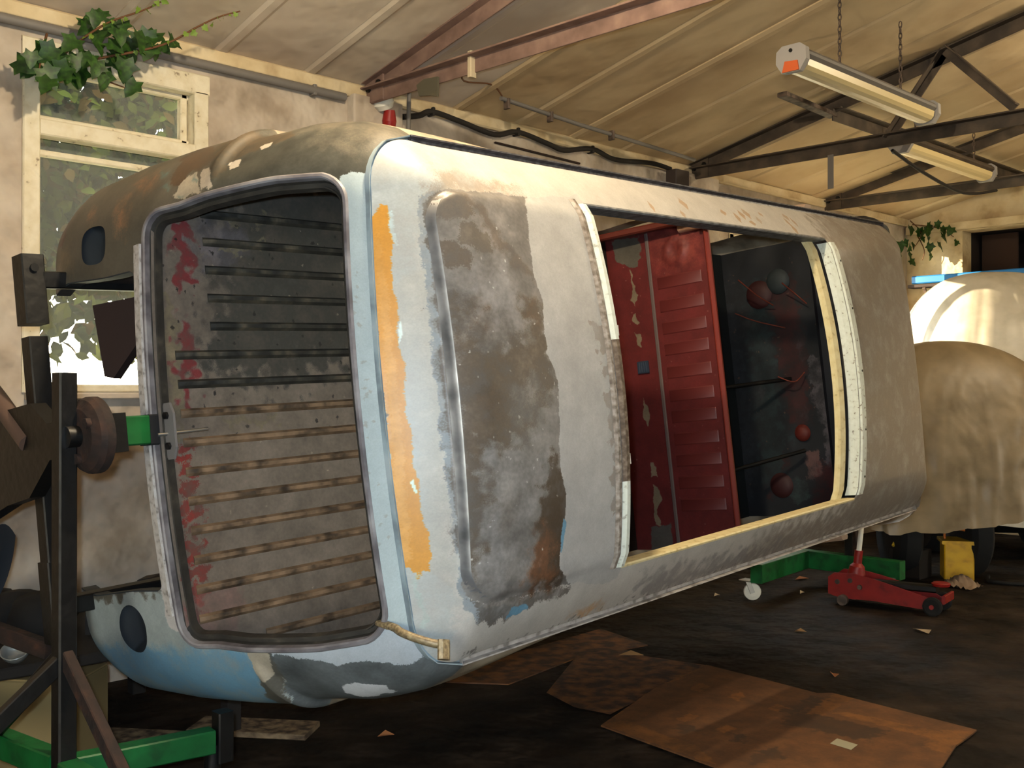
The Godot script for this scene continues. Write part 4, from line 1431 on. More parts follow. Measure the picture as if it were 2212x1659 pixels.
func build_inside() -> void:
	# deck over the engine, with its lengthwise ribs
	var L := []
	L.append([[0.42, 0.117, 0.867, 0.181, 0.9, 0.82, 0.42, 0.82, 0.30, 0.60, 0.31, 0.4, 0.206, 0.168], Color(0.20, 0.20, 0.185), 0.05, 0.03, 0.85, 0.5])
	L.append([[0.20, 0.48, 0.40, 0.50, 0.42, 0.62, 0.24, 0.66], Color(0.36, 0.34, 0.37), 0.03, 0.03, 0.6, 0.4])
	for p in [[0.34, 0.648, 0.576, 0.675, 0.582, 0.656, 0.354, 0.63], [0.30, 0.56, 0.52, 0.585, 0.52, 0.57, 0.31, 0.545], [0.272, 0.014, 0.48, 0.010, 0.459, -0.022, 0.285, -0.020], [0.10, 0.42, 0.14, 0.40, 0.13, -0.05, 0.09, 0.0]]:
		L.append([p, Color(0.44, 0.40, 0.31), 0.02, 0.004, 0.75, 0.4])
	for p in [[0.165, 0.625, 0.223, 0.644, 0.217, 0.433, 0.150, 0.432], [0.150, 0.337, 0.192, 0.30, 0.186, 0.086, 0.134, 0.066]]:
		L.append([p, Color(0.44, 0.15, 0.16), 0.025, 0.008, 0.85, 0.4])
	for k in 9:
		var z := -0.07 - 0.062 * k
		L.append([[0.105, z + 0.02, 0.165, z + 0.024, 0.175, z - 0.012, 0.11, z - 0.026], Color(0.50, 0.15, 0.13) if k % 2 else Color(0.44, 0.17, 0.15), 0.018, 0.006, 0.85, 0.5])
	L.append([[0.09, -0.50, 0.30, -0.50, 0.26, -0.66, 0.08, -0.66], Color(0.48, 0.37, 0.34), 0.02, 0.02, 0.7, 0.3])
	L.append_array(specks(70, Vector2(0.08, -0.1), Vector2(0.8, 0.65), 0.006, Color(0.12, 0.11, 0.10)))
	L.append_array(specks(30, Vector2(0.10, -0.65), Vector2(0.8, 0.65), 0.004, Color(0.60, 0.56, 0.48)))
	var dm := mat(Color.WHITE, 0.6)
	dm.albedo_texture = painted(430, 830, Rect2(0.04, -0.83, 0.86, 1.66), Color(0.45, 0.405, 0.36), 0.3, L)
	dm.texture_repeat = false
	var P := []
	var UV := []
	for i in 24:
		var row := PackedVector3Array()
		var ur := PackedVector2Array()
		for j in 84:
			var z := lerpf(-0.82, 0.82, j / 83.0)
			var x := lerpf(tail_x(z) + 0.014, 0.89, i / 23.0)
			row.append(V(x, 0.968 + 0.002 * warp_a.get_noise_2d(x * 6, z * 6), z))
			ur.append(Vector2((x - 0.04) / 0.86, (z + 0.83) / 1.66))
		P.append(row)
		UV.append(ur)
	var st := mb()
	sheet(st, P, UV, [])
	# front lip of the deck
	box(st, V(0.905, 0.945, 0), Vector3(0.03, 0.05, 1.64))
	var deck := obj("engine_deck", st, dm, van)
	var rib_m := worn([Color(0.20, 0.16, 0.12), Color(0.46, 0.37, 0.28), Color(0.58, 0.47, 0.36)], [0.2, 0.5, 0.8], 1.2, 0.014, 0.65, 0.0, 0.4, 111)
	var rib_d := worn([Color(0.10, 0.10, 0.09), Color(0.22, 0.21, 0.18), Color(0.38, 0.34, 0.27)], [0.2, 0.6, 0.9], 1.2, 0.014, 0.65, 0.0, 0.4, 112)
	for k in 17:
		var z := 0.037 - 0.0885 * (k - 7)
		if absf(z) > 0.74:
			continue
		st = mb()
		var x0 := 0.13 if z < 0.3 else 0.26
		if k == 15:
			x0 = 0.36
		sweep(st, [V(x0, 0.969, z + 0.004), V(x0 + 0.03, 0.969, z + 0.004), V(0.88, 0.969, z)], [V(0, 0, 1), V(0, 0, 1), V(0, 0, 1)], [Vector3.UP * 0.3, Vector3.UP, Vector3.UP], [Vector2(-0.016, 0.0), Vector2(-0.007, 0.011), Vector2(0.005, 0.012), Vector2(0.012, 0.0)])
		obj("deck_rib", st, rib_m if z < 0.1 else rib_d, deck)
	# loading floor
	st = mb()
	box(st, V(1.98, 0.485, 0), Vector3(2.15, 0.03, 1.66))
	box(st, V(0.92, 0.72, 0), Vector3(0.02, 0.46, 1.64))
	obj("load_floor", st, mat(Color(0.13, 0.09, 0.08), 0.85), van)
	# half-height bulkhead behind the cab
	L = []
	var filler := Color(0.52, 0.46, 0.37)
	L.append([[0.827, 0.545, 0.814, 0.718, 0.696, 0.717, 0.661, 0.668, 0.693, 0.567, 0.765, 0.546], Color(0.36, 0.34, 0.30), 0.01, 0.002, 1.0, 0.2])
	L.append([[-0.712, 0.597, -0.694, 0.729, -0.81, 0.729, -0.846, 0.594], Color(0.34, 0.32, 0.30), 0.006, 0.002, 1.0, 0.2])
	for p in [[0.661, 0.642, 0.634, 0.653, 0.58, 0.652, 0.507, 0.673, 0.462, 0.649, 0.491, 0.625, 0.55, 0.641], [0.426, 0.638, 0.361, 0.666, 0.354, 0.647, 0.379, 0.62], [0.316, 0.63, 0.307, 0.668, 0.238, 0.668, 0.246, 0.639], [-0.029, 0.645, -0.129, 0.671, -0.182, 0.65, -0.138, 0.629], [-0.371, 0.64, -0.373, 0.669, -0.446, 0.674, -0.449, 0.639], [-0.481, 0.635, -0.495, 0.674, -0.568, 0.688, -0.64, 0.65, -0.701, 0.671, -0.7, 0.642, -0.615, 0.63]]:
		L.append([p, filler, 0.006, 0.001, 1.0, 0.2])
	L.append([[0.82, 0.80, 0.82, 1.06, 0.60, 1.06, 0.62, 0.80], Color(0.60, 0.30, 0.24), 0.03, 0.05, 0.5, 0.3])
	L.append_array(specks(60, Vector2(-0.75, 0.5), Vector2(0.75, 1.1), 0.004, Color(0.56, 0.42, 0.38)))
	var km := mat(Color.WHITE, 0.5)
	km.albedo_texture = painted(700, 320, Rect2(-0.86, 0.42, 1.72, 0.80), Color(0.40, 0.15, 0.145), 0.22, L)
	km.texture_repeat = false
	P = []
	UV = []
	for i in 70:
		var row := PackedVector3Array()
		var ur := PackedVector2Array()
		for j in 36:
			var z := lerpf(-0.83, 0.83, i / 69.0)
			var y := lerpf(0.46, 1.12, j / 35.0)
			var boss := 0.022 * smoothstep(0.075, 0.05, Vector2(z - 0.70, y - 0.93).length()) - 0.02 * smoothstep(0.05, 0.03, Vector2(z - 0.70, y - 0.93).length())
			row.append(V(3.05 - boss, y, z))
			ur.append(Vector2((z + 0.86) / 1.72, (y - 0.42) / 0.80))
		P.append(row)
		UV.append(ur)
	st = mb()
	sheet(st, P, UV, [])
	var bulk := obj("bulkhead", st, km, van)
	st = mb()
	box(st, V(3.07, 0.79, 0), Vector3(0.02, 0.66, 1.66))
	obj("bulkhead_back", st, mat(Color(0.12, 0.10, 0.10), 0.8), bulk)
	var redm := mat(Color(0.40, 0.155, 0.145), 0.5)
	for z in [0.55, 0.43, 0.315, 0.205, 0.085, -0.035, -0.145, -0.26, -0.37, -0.485, -0.60]:
		st = mb()
		sweep(st, [V(3.051, 0.802, z), V(3.051, 0.808, z), V(3.051, 1.062, z), V(3.051, 1.068, z)], [V(0, 0, 1), V(0, 0, 1), V(0, 0, 1), V(0, 0, 1)], [Vector3.LEFT * 0.05, Vector3.LEFT, Vector3.LEFT, Vector3.LEFT * 0.05], [Vector2(-0.034, 0), Vector2(-0.027, 0.0045), Vector2(0.027, 0.0045), Vector2(0.034, 0)])
		obj("pressed_rib", st, redm, bulk)
	st = mb()
	sweep(st, [V(3.046, 0.765, 0.82), V(3.046, 0.765, -0.82)], [Vector3.UP, Vector3.UP], [Vector3.LEFT, Vector3.LEFT], [Vector2(-0.011, 0), Vector2(-0.006, 0.005), Vector2(0.006, 0.005), Vector2(0.011, 0)])
	obj("seam_sealer", st, mat(Color(0.40, 0.34, 0.32), 0.7), bulk)
	st = mb()
	beam(st, V(3.04, 1.125, 0.83), V(3.04, 1.125, -0.83), 0.035, 0.03, Vector3.UP, 0.012)
	obj("top_rail", st, mat(Color(0.52, 0.20, 0.16), 0.4), bulk)
	st = mb()
	tube(st, [V(3.035, 0.98, 0.805), V(3.035, 1.13, 0.805)], 0.026, 12)
	obj("pillar_stub", st, mat(Color(0.72, 0.55, 0.45), 0.5), van)
	st = mb()
	box(st, V(3.042, 0.665, 0.13), Vector3(0.006, 0.07, 0.065))
	for k in 4:
		box(st, V(3.037, 0.645 + 0.014 * k, 0.13), Vector3(0.006, 0.004, 0.05))
	obj("tag_plate", st, mat(Color(0.22, 0.26, 0.32), 0.5, 0.2), bulk)
	# flange of the bulkhead along the door pillar, belt rail on the other side, pillars
	st = mb()
	beam(st, V(2.97, 0.50, 0.835), V(3.0, 1.12, 0.83), 0.06, 0.035, V(0, 0, 1), 0.008)
	obj("bulkhead_flange", st, mat(Color(0.40, 0.17, 0.13), 0.5), van)
	st = mb()
	beam(st, V(1.5, 1.14, -0.82), V(3.02, 1.14, -0.82), 0.05, 0.09, Vector3.UP, 0.01)
	obj("belt_rail", st, mat(Color(0.40, 0.17, 0.13), 0.5), van)
	for s in [1, -1]:
		st = mb()
		beam(st, V(3.0, 1.12, s * 0.81), V(2.98, 1.70, s * 0.745), 0.06, 0.05, V(0, 0, 1), 0.01)
		obj("door_pillar", st, mat(Color(0.60, 0.50, 0.42), 0.5), van)
	build_cab()


func build_cab() -> void:
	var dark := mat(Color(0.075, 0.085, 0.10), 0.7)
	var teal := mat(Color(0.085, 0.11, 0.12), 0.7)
	var st := mb()
	box(st, V(3.62, 0.55, 0), Vector3(1.06, 0.03, 1.60))
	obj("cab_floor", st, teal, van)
	st = mb()
	box(st, V(3.20, 0.72, 0), Vector3(0.24, 0.30, 1.56))
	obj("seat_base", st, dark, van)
	for k in 3:
		st = mb()
		beam(st, V(3.12 + 0.07 * k, 0.885, 0.74), V(3.12 + 0.07 * k, 0.885, -0.74), 0.02, 0.03)
		obj("seat_rail", st, mat(Color(0.13, 0.14, 0.15), 0.6), van)
	# inner face of the nose in old coats of paint
	var L := []
	var maroon := Color(0.20, 0.055, 0.06)
	L.append([[0.60, 0.69, 0.60, 0.82, 0.1, 0.84, -0.6, 0.83, -0.6, 0.68], Color(0.12, 0.17, 0.18), 0.03, 0.02, 0.8, 0.4])
	L.append([[0.62, 0.86, 0.60, 1.02, 0.1, 1.04, -0.28, 1.02, -0.27, 0.90, 0.1, 0.86], maroon, 0.02, 0.01, 0.9, 0.3])
	L.append([[0.66, 0.50, 0.62, 0.64, 0.2, 0.62, -0.3, 0.64, -0.7, 0.6, -0.7, 0.5], Color(0.15, 0.16, 0.18), 0.04, 0.03, 0.7, 0.4])
	L.append([[0.13, 1.05, 0.10, 1.13, -0.1, 1.15, -0.5, 1.16, -0.55, 1.08, -0.3, 1.10, -0.1, 1.05], Color(0.30, 0.28, 0.30), 0.012, 0.006, 0.9, 0.3])
	L.append([[-0.43, 0.96, -0.43, 1.06, -0.58, 1.06, -0.60, 0.97], Color(0.36, 0.26, 0.25), 0.01, 0.006, 0.9, 0.2])
	L.append([[-0.58, 0.82, -0.58, 0.95, -0.70, 0.97, -0.74, 0.88, -0.68, 0.82], Color(0.17, 0.22, 0.22), 0.01, 0.006, 0.9, 0.3])
	L.append([[-0.50, 1.06, -0.50, 1.16, -0.78, 1.16, -0.78, 0.98], Color(0.24, 0.05, 0.05), 0.02, 0.02, 0.8, 0.3])
	for k in 14:
		var q := Vector2(rng.randf_range(-0.7, 0.7), rng.randf_range(0.6, 1.1))
		var w := rng.randf_range(0.02, 0.06)
		L.append([[q.x - w, q.y, q.x, q.y - w * 0.6, q.x + w, q.y, q.x, q.y + w * 0.6], [maroon, Color(0.20, 0.18, 0.20), Color(0.10, 0.16, 0.18)][k % 3], 0.02, 0.008, 0.7, 0.4])
	L.append_array(specks(60, Vector2(-0.7, 0.55), Vector2(0.7, 1.15), 0.006, Color(0.34, 0.24, 0.20)))
	var pm := mat(Color.WHITE, 0.65)
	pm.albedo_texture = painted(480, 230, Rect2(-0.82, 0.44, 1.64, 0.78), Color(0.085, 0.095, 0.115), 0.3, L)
	pm.texture_repeat = false
	var P := []
	var UV := []
	for i in 34:
		var row := PackedVector3Array()
		var ur := PackedVector2Array()
		for j in 16:
			var z := lerpf(-0.80, 0.80, i / 33.0)
			var y := lerpf(0.46, 1.20, j / 15.0)
			row.append(V(4.16 + 0.02 * warp_b.get_noise_2d(z * 2, y * 3), y, z))
			ur.append(Vector2((z + 0.82) / 1.64, (y - 0.44) / 0.78))
		P.append(row)
		UV.append(ur)
	st = mb()
	sheet(st, P, UV, [])
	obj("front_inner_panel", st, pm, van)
	# pressed rounds and the heater outlet on it
	for w in [[0.52, 0.79, 0.085, maroon], [0.58, 0.92, 0.075, Color(0.16, 0.19, 0.20)], [-0.62, 0.80, 0.075, maroon], [-0.32, 0.97, 0.05, Color(0.34, 0.085, 0.04)]]:
		st = mb()
		lathe(st, [Vector2(0, 0.025), Vector2(w[2] * 0.6, 0.022), Vector2(w[2] * 0.85, 0.012), Vector2(w[2], 0.0)], V(4.15, w[1], w[0]), V(-1, 0, 0), 22, true)
		obj("pressed_round", st, mat(w[3], 0.65), van)
	st = mb()
	beam(st, V(4.08, 1.25, 0.76), V(4.08, 1.25, -0.76), 0.16, 0.13, Vector3.UP, 0.03)
	obj("dashboard", st, mat(Color(0.075, 0.09, 0.125), 0.55), van)
	st = mb()
	tube(st, [V(3.55, 0.57, -0.02), V(4.10, 0.96, 0.0)], 0.012, 8)
	obj("control_rod", st, M.black, van)
	st = mb()
	tube(st, [V(3.60, 0.57, -0.52), V(4.10, 1.0, -0.42)], 0.012, 8)
	obj("control_rod", st, M.black, van)
	for w in [[[3.9, 0.80, 0.60], [4.0, 0.86, 0.50], [4.10, 0.90, 0.44]], [[4.0, 0.70, 0.42], [4.05, 0.80, 0.36], [4.12, 0.95, 0.30]], [[4.0, 1.02, 0.55], [4.05, 1.05, 0.50], [4.12, 1.1, 0.42]], [[4.02, 0.92, 0.02], [4.06, 1.0, -0.02], [4.12, 1.04, 0.03]]]:
		var pts := []
		for p in w:
			pts.append(V(p[0], p[1], p[2]))
		st = mb()
		tube(st, curve(pts, 5), 0.004, 6)
		obj("loose_wire", st, mat(Color(0.42, 0.17, 0.10), 0.7), van)


func _same(v: Vector3, n: int) -> Array:
	var out := []
	for i in n:
		out.append(v)
	return out


# ------------------------------------------------------------------ the rotisserie and what stands round it
func caster(parent: Node, at: Vector3, top: float, wheel_m: Material, turn := 0.0) -> void:
	# a swivel caster standing at «at» on the floor, its plate at height «top»
	var ax := Vector3(cos(turn), 0, sin(turn))
	var st := mb()
	lathe(st, [Vector2(0, -0.016), Vector2(0.03, -0.016), Vector2(0.052, -0.012), Vector2(0.056, 0.0), Vector2(0.052, 0.012), Vector2(0.03, 0.016), Vector2(0, 0.016)], at + Vector3(0, 0.056, 0), ax, 22)
	obj("caster_wheel", st, wheel_m, parent)
	st = mb()
	for s in [-1, 1]:
		beam(st, at + ax * 0.024 * s + Vector3(0, 0.05, 0), at + ax * 0.024 * s + Vector3(0.0, 0.125, 0) + ax.cross(Vector3.UP) * 0.03, 0.005, 0.03, ax.cross(Vector3.UP))
	box(st, at + Vector3(0, 0.128, 0) + ax.cross(Vector3.UP) * 0.03, Vector3(0.08, 0.010, 0.08))
	obj("caster_fork", st, M.bright, parent)
	if top > 0.16:
		st = mb()
		tube(st, [at + Vector3(0, 0.13, 0) + ax.cross(Vector3.UP) * 0.03, at + Vector3(0, top, 0) + ax.cross(Vector3.UP) * 0.03], 0.026, 10)
		obj("caster_stem", st, M.black, parent)


func build_stands() -> void:
	var foot := Vector3(-2.974, 0, -1.18)
	var o := thing("rotisserie_stand", "black post stand with rusty hub and green arm holding the tail of the van shell", "stand", foot)
	var W := func(x: float, y: float, z: float) -> Vector3:
		return van.transform * V(x, y, z) - foot
	var st := mb()
	beam(st, Vector3(0, 0.05, 0), Vector3(0, 1.395, 0), 0.052, 0.052, Vector3(0.07, 0, 1).normalized(), 0.005)
	obj("post", st, M.black, o)
	# hub: two rusty discs and a short spindle on the van's roll axis
	var ax: Vector3 = (W.call(1, 0.97, 0) - W.call(0, 0.97, 0)).normalized()
	st = mb()
	lathe(st, [Vector2(0, -0.05), Vector2(0.075, -0.05), Vector2(0.10, -0.035), Vector2(0.108, -0.02), Vector2(0.108, 0.004), Vector2(0.095, 0.008), Vector2(0.06, 0.012), Vector2(0, 0.012)], W.call(-0.15, 0.985, -0.005), ax, 30)
	obj("hub", st, M.rust, o)
	st = mb()
	lathe(st, [Vector2(0, 0.0), Vector2(0.03, 0.0), Vector2(0.03, 0.07), Vector2(0, 0.07)], W.call(-0.235, 0.98, -0.005), ax, 16)
	obj("spindle", st, M.black, o)
	for k in 3:
		st = mb()
		lathe(st, [Vector2(0, 0), Vector2(0.016, 0), Vector2(0.016, 0.014), Vector2(0, 0.014)], W.call(-0.212, 0.985 + 0.068 * cos(k * 2.1 + 0.4), 0.068 * sin(k * 2.1 + 0.4)), ax, 6)
		obj("hub_bolt", st, M.rust, o)
	# green arm out to the hatch sill, its clamp and bolt
	st = mb()
	beam(st, W.call(-0.14, 0.985, 0.0), W.call(0.015, 0.962, -0.002), 0.05, 0.085, W.call(0, 0, 1) - W.call(0, 0, 0), 0.004)
	obj("green_arm", st, M.green, o)
	st = mb()
	beam(st, W.call(0.012, 0.962, -0.002), W.call(0.042, 0.958, -0.003), 0.054, 0.09, W.call(0, 0, 1) - W.call(0, 0, 0), 0.004)
	obj("clamp_block", st, mat(Color(0.10, 0.105, 0.12), 0.6), o)
	st = mb()
	var xf := Transform3D(Basis(W.call(0, 1, 0) - W.call(0, 0, 0), W.call(0, 0, 1) - W.call(0, 0, 0), W.call(-1, 0, 0) - W.call(0, 0, 0)), W.call(0.075, 0.992, -0.01))
	prism(st, PackedVector2Array([Vector2(-0.025, -0.055), Vector2(-0.008, -0.085), Vector2(0.022, -0.085), Vector2(0.038, -0.05), Vector2(0.038, 0.05), Vector2(0.022, 0.082), Vector2(-0.008, 0.082), Vector2(-0.025, 0.05)]), 0.008, xf)
	obj("sill_bracket", st, mat(Color(0.50, 0.48, 0.47), 0.6, 0.2), o)
	for s in [-1, 1]:
		st = mb()
		lathe(st, [Vector2(0, 0), Vector2(0.012, 0), Vector2(0.012, 0.008), Vector2(0, 0.008)], W.call(0.066, 0.998, -0.01 + 0.045 * s), -ax, 6)
		obj("bracket_bolt", st, M.black, o)
	st = mb()
	tube(st, [W.call(0.04, 0.985, -0.02), W.call(0.185, 1.022, -0.014)], 0.005, 8)
	obj("threaded_rod", st, M.bright, o)
	# spreader bar bolted to the chassis through two short arms
	st = mb()
	beam(st, W.call(-0.05, 0.445, 0.34), W.call(-0.05, 0.445, -0.62), 0.062, 0.062, ax, 0.004)
	obj("spreader_bar", st, M.black, o)
	for s in [1, -1]:
		st = mb()
		beam(st, W.call(-0.05, 0.445, s * (0.605 if s > 0 else 0.64)), W.call(-0.05, 0.445, s * 0.38), 0.074, 0.074, ax, 0.004)
		obj("sleeve", st, M.black, o)
		st = mb()
		beam(st, W.call(-0.02, 0.455, s * 0.525), W.call(0.34, 0.455, s * 0.525), 0.055, 0.055, Vector3.UP, 0.004)
		obj("chassis_arm", st, M.black, o)
		st = mb()
		lathe(st, [Vector2(0, 0), Vector2(0.014, 0), Vector2(0.014, 0.006), Vector2(0, 0.006)], W.call(-0.05, 0.484, s * 0.56), W.call(0, 1, 0) - W.call(0, 0, 0), 8)
		obj("sleeve_hole", st, M.rubber, o)
	st = mb()
	xf = Transform3D(Basis(W.call(0, 1, 0) - W.call(0, 0, 0), W.call(0, 0, 1) - W.call(0, 0, 0), W.call(-1, 0, 0) - W.call(0, 0, 0)), W.call(-0.085, 0, 0))
	prism(st, PackedVector2Array([Vector2(-0.45, -0.42), Vector2(0.02, -0.27), Vector2(0.34, -0.19), Vector2(0.50, -0.17), Vector2(0.66, -0.06), Vector2(1.04, -0.06), Vector2(1.04, 0.05), Vector2(0.66, 0.05), Vector2(0.56, 0.12), Vector2(0.30, 0.11), Vector2(-0.45, 0.16)]), 0.05, xf)
	obj("head_plate", st, M.black, o)
	st = mb()
	tube(st, [W.call(-0.12, 0.10, 0.30), W.call(-0.12, 0.30, 0.155), W.call(-0.12, 0.50, 0.0)], 0.032, 14)
	obj("ram_tube", st, mat(Color(0.36, 0.28, 0.24), 0.6), o)
	# braces and the T-shaped base on casters
	for b in [[Vector3(0.0, 0.62, 0.0), Vector3(-0.34, 0.33, 0.08), M.black], [Vector3(0.0, 0.62, 0.0), Vector3(0.39, 0.34, -0.01), M.rust], [Vector3(0.0, 0.62, -0.02), Vector3(0.02, 0.34, 0.34), M.black]]:
		st = mb()
		beam(st, b[0], b[1], 0.03, 0.045, Vector3.UP, 0.003)
		obj("brace", st, b[2], o)
	for b in [[Vector3(0, 0.295, -0.03), Vector3(0.055, 0.295, -0.42)], [Vector3(-0.03, 0.30, 0), Vector3(-0.72, 0.30, 0.10)], [Vector3(0.03, 0.295, 0), Vector3(0.72, 0.29, -0.02)]]:
		st = mb()
		beam(st, b[0], b[1], 0.06, 0.07, Vector3.UP, 0.004)
		obj("base_leg", st, M.green, o)
	st = mb()
	box(st, Vector3(0.055, 0.30, -0.455), Vector3(0.05, 0.15, 0.05))
	obj("leg_end", st, M.black, o)
	caster(o, Vector3(0.055, 0, -0.455), 0.28, M.white, 0.4)
	caster(o, Vector3(-0.70, 0, 0.10), 0.28, M.white, 1.2)
	caster(o, Vector3(0.70, 0, -0.02), 0.28, M.white, 1.2)
	st = mb()
	beam(st, Vector3(-0.73, 0.56, -0.05), Vector3(-0.49, 0.515, -0.15), 0.04, 0.055, Vector3.UP, 0.004)
	obj("rusty_strut", st, M.rust, o)
	# the stand at the front of the shell
	foot = Vector3(-3.50, 0, -6.60)
	o = thing("rotisserie_stand", "green floor frame on casters under the front end of the van shell", "stand", foot)
	st = mb()
	beam(st, Vector3(0, 0.12, 0), Vector3(0, 1.6, 0), 0.06, 0.06, Vector3(0, 0, 1))
	obj("post", st, M.black, o)
	st = mb()
	beam(st, Vector3(0, 1.47, 0.04), van.transform * V(4.37, 0.9, 0) - foot, 0.07, 0.07)
	obj("front_arm", st, M.green, o)
	for b in [[Vector3(-0.33, 0.18, 0.03), Vector3(-0.23, 0.18, 0.78)], [Vector3(-0.36, 0.18, 0), Vector3(0.36, 0.18, 0.0)]]:
		st = mb()
		beam(st, b[0], b[1], 0.08, 0.12, Vector3.UP, 0.004)
		obj("base_leg", st, M.green, o)
	st = mb()
	beam(st, Vector3(0.05, 0.24, 0.02), Vector3(0.0, 0.75, 0.0), 0.03, 0.05)
	obj("brace", st, M.rust, o)
	caster(o, Vector3(-0.285, 0, 0.74), 0.13, M.white, 0.9)
	caster(o, Vector3(0.30, 0, 0.0), 0.13, M.white, 0.2)
	# cranked lever hooked over the tail edge of the roof
	var R := func(x: float, y: float, z: float) -> Vector3:
		return van.transform * V(x, y, z)
	var at: Vector3 = R.call(0.30, 1.69, -0.60)
	o = thing("lever_handle", "bent tan metal lever hooked over the roof edge at the lower tail corner", "lever", at)
	st = mb()
	var pts := [R.call(0.245, 1.685, -0.585) - at, R.call(0.24, 1.72, -0.590) - at, R.call(0.232, 1.752, -0.598) - at, R.call(0.245, 1.80, -0.615) - at, R.call(0.27, 1.835, -0.630) - at, R.call(0.285, 1.850, -0.632) - at]
	tube(st, curve(pts, 4), 0.011, 8)
	var tan_m := worn([Color(0.36, 0.30, 0.22), Color(0.54, 0.47, 0.35), Color(0.66, 0.60, 0.46)], [0.2, 0.5, 0.8], 4.0, 0.03, 0.5, 0.2, 0.1, 121)
	obj("shank", st, tan_m, o)
	st = mb()
	beam(st, R.call(0.283, 1.850, -0.622) - at, R.call(0.268, 1.858, -0.668) - at, 0.020, 0.036, R.call(1, 0, 0) - R.call(0, 0, 0), 0.007)
	obj("foot", st, tan_m, o)
	st = mb()
	beam(st, R.call(0.245, 1.65, -0.580) - at, R.call(0.245, 1.692, -0.588) - at, 0.014, 0.026, R.call(1, 0, 0) - R.call(0, 0, 0), 0.004)
	obj("hook", st, tan_m, o)


# ------------------------------------------------------------------ covered vehicles
func drape(c: Vector3, right: Vector3, a: float, b: float, top: float, hem: Callable, shape: float, folds: Callable) -> SurfaceTool:
	var fwd := Vector3.UP.cross(right).normalized()
	var P := []
	var UV := []
	for i in 61:
		var t := i / 60.0
		var row := PackedVector3Array()
		var ur := PackedVector2Array()
		for j in 193:
			var f := TAU * j / 192.0
			var th := t * PI / 2
			var rad := pow(sin(th), shape)
			var y := lerpf(hem.call(f), top, pow(cos(th), shape * 0.9))
			rad += folds.call(f, t)
			var e := 2.6
			var k := pow(pow(absf(cos(f)), e) + pow(absf(sin(f)), e), -1.0 / e)
			row.append(c + right * (a * rad * k * cos(f)) + fwd * (b * rad * k * sin(f)) + Vector3(0, y, 0))
			ur.append(Vector2(f, t))
		P.append(row)
		UV.append(ur)
	var st := mb()
	sheet(st, P, UV, [])
	return st


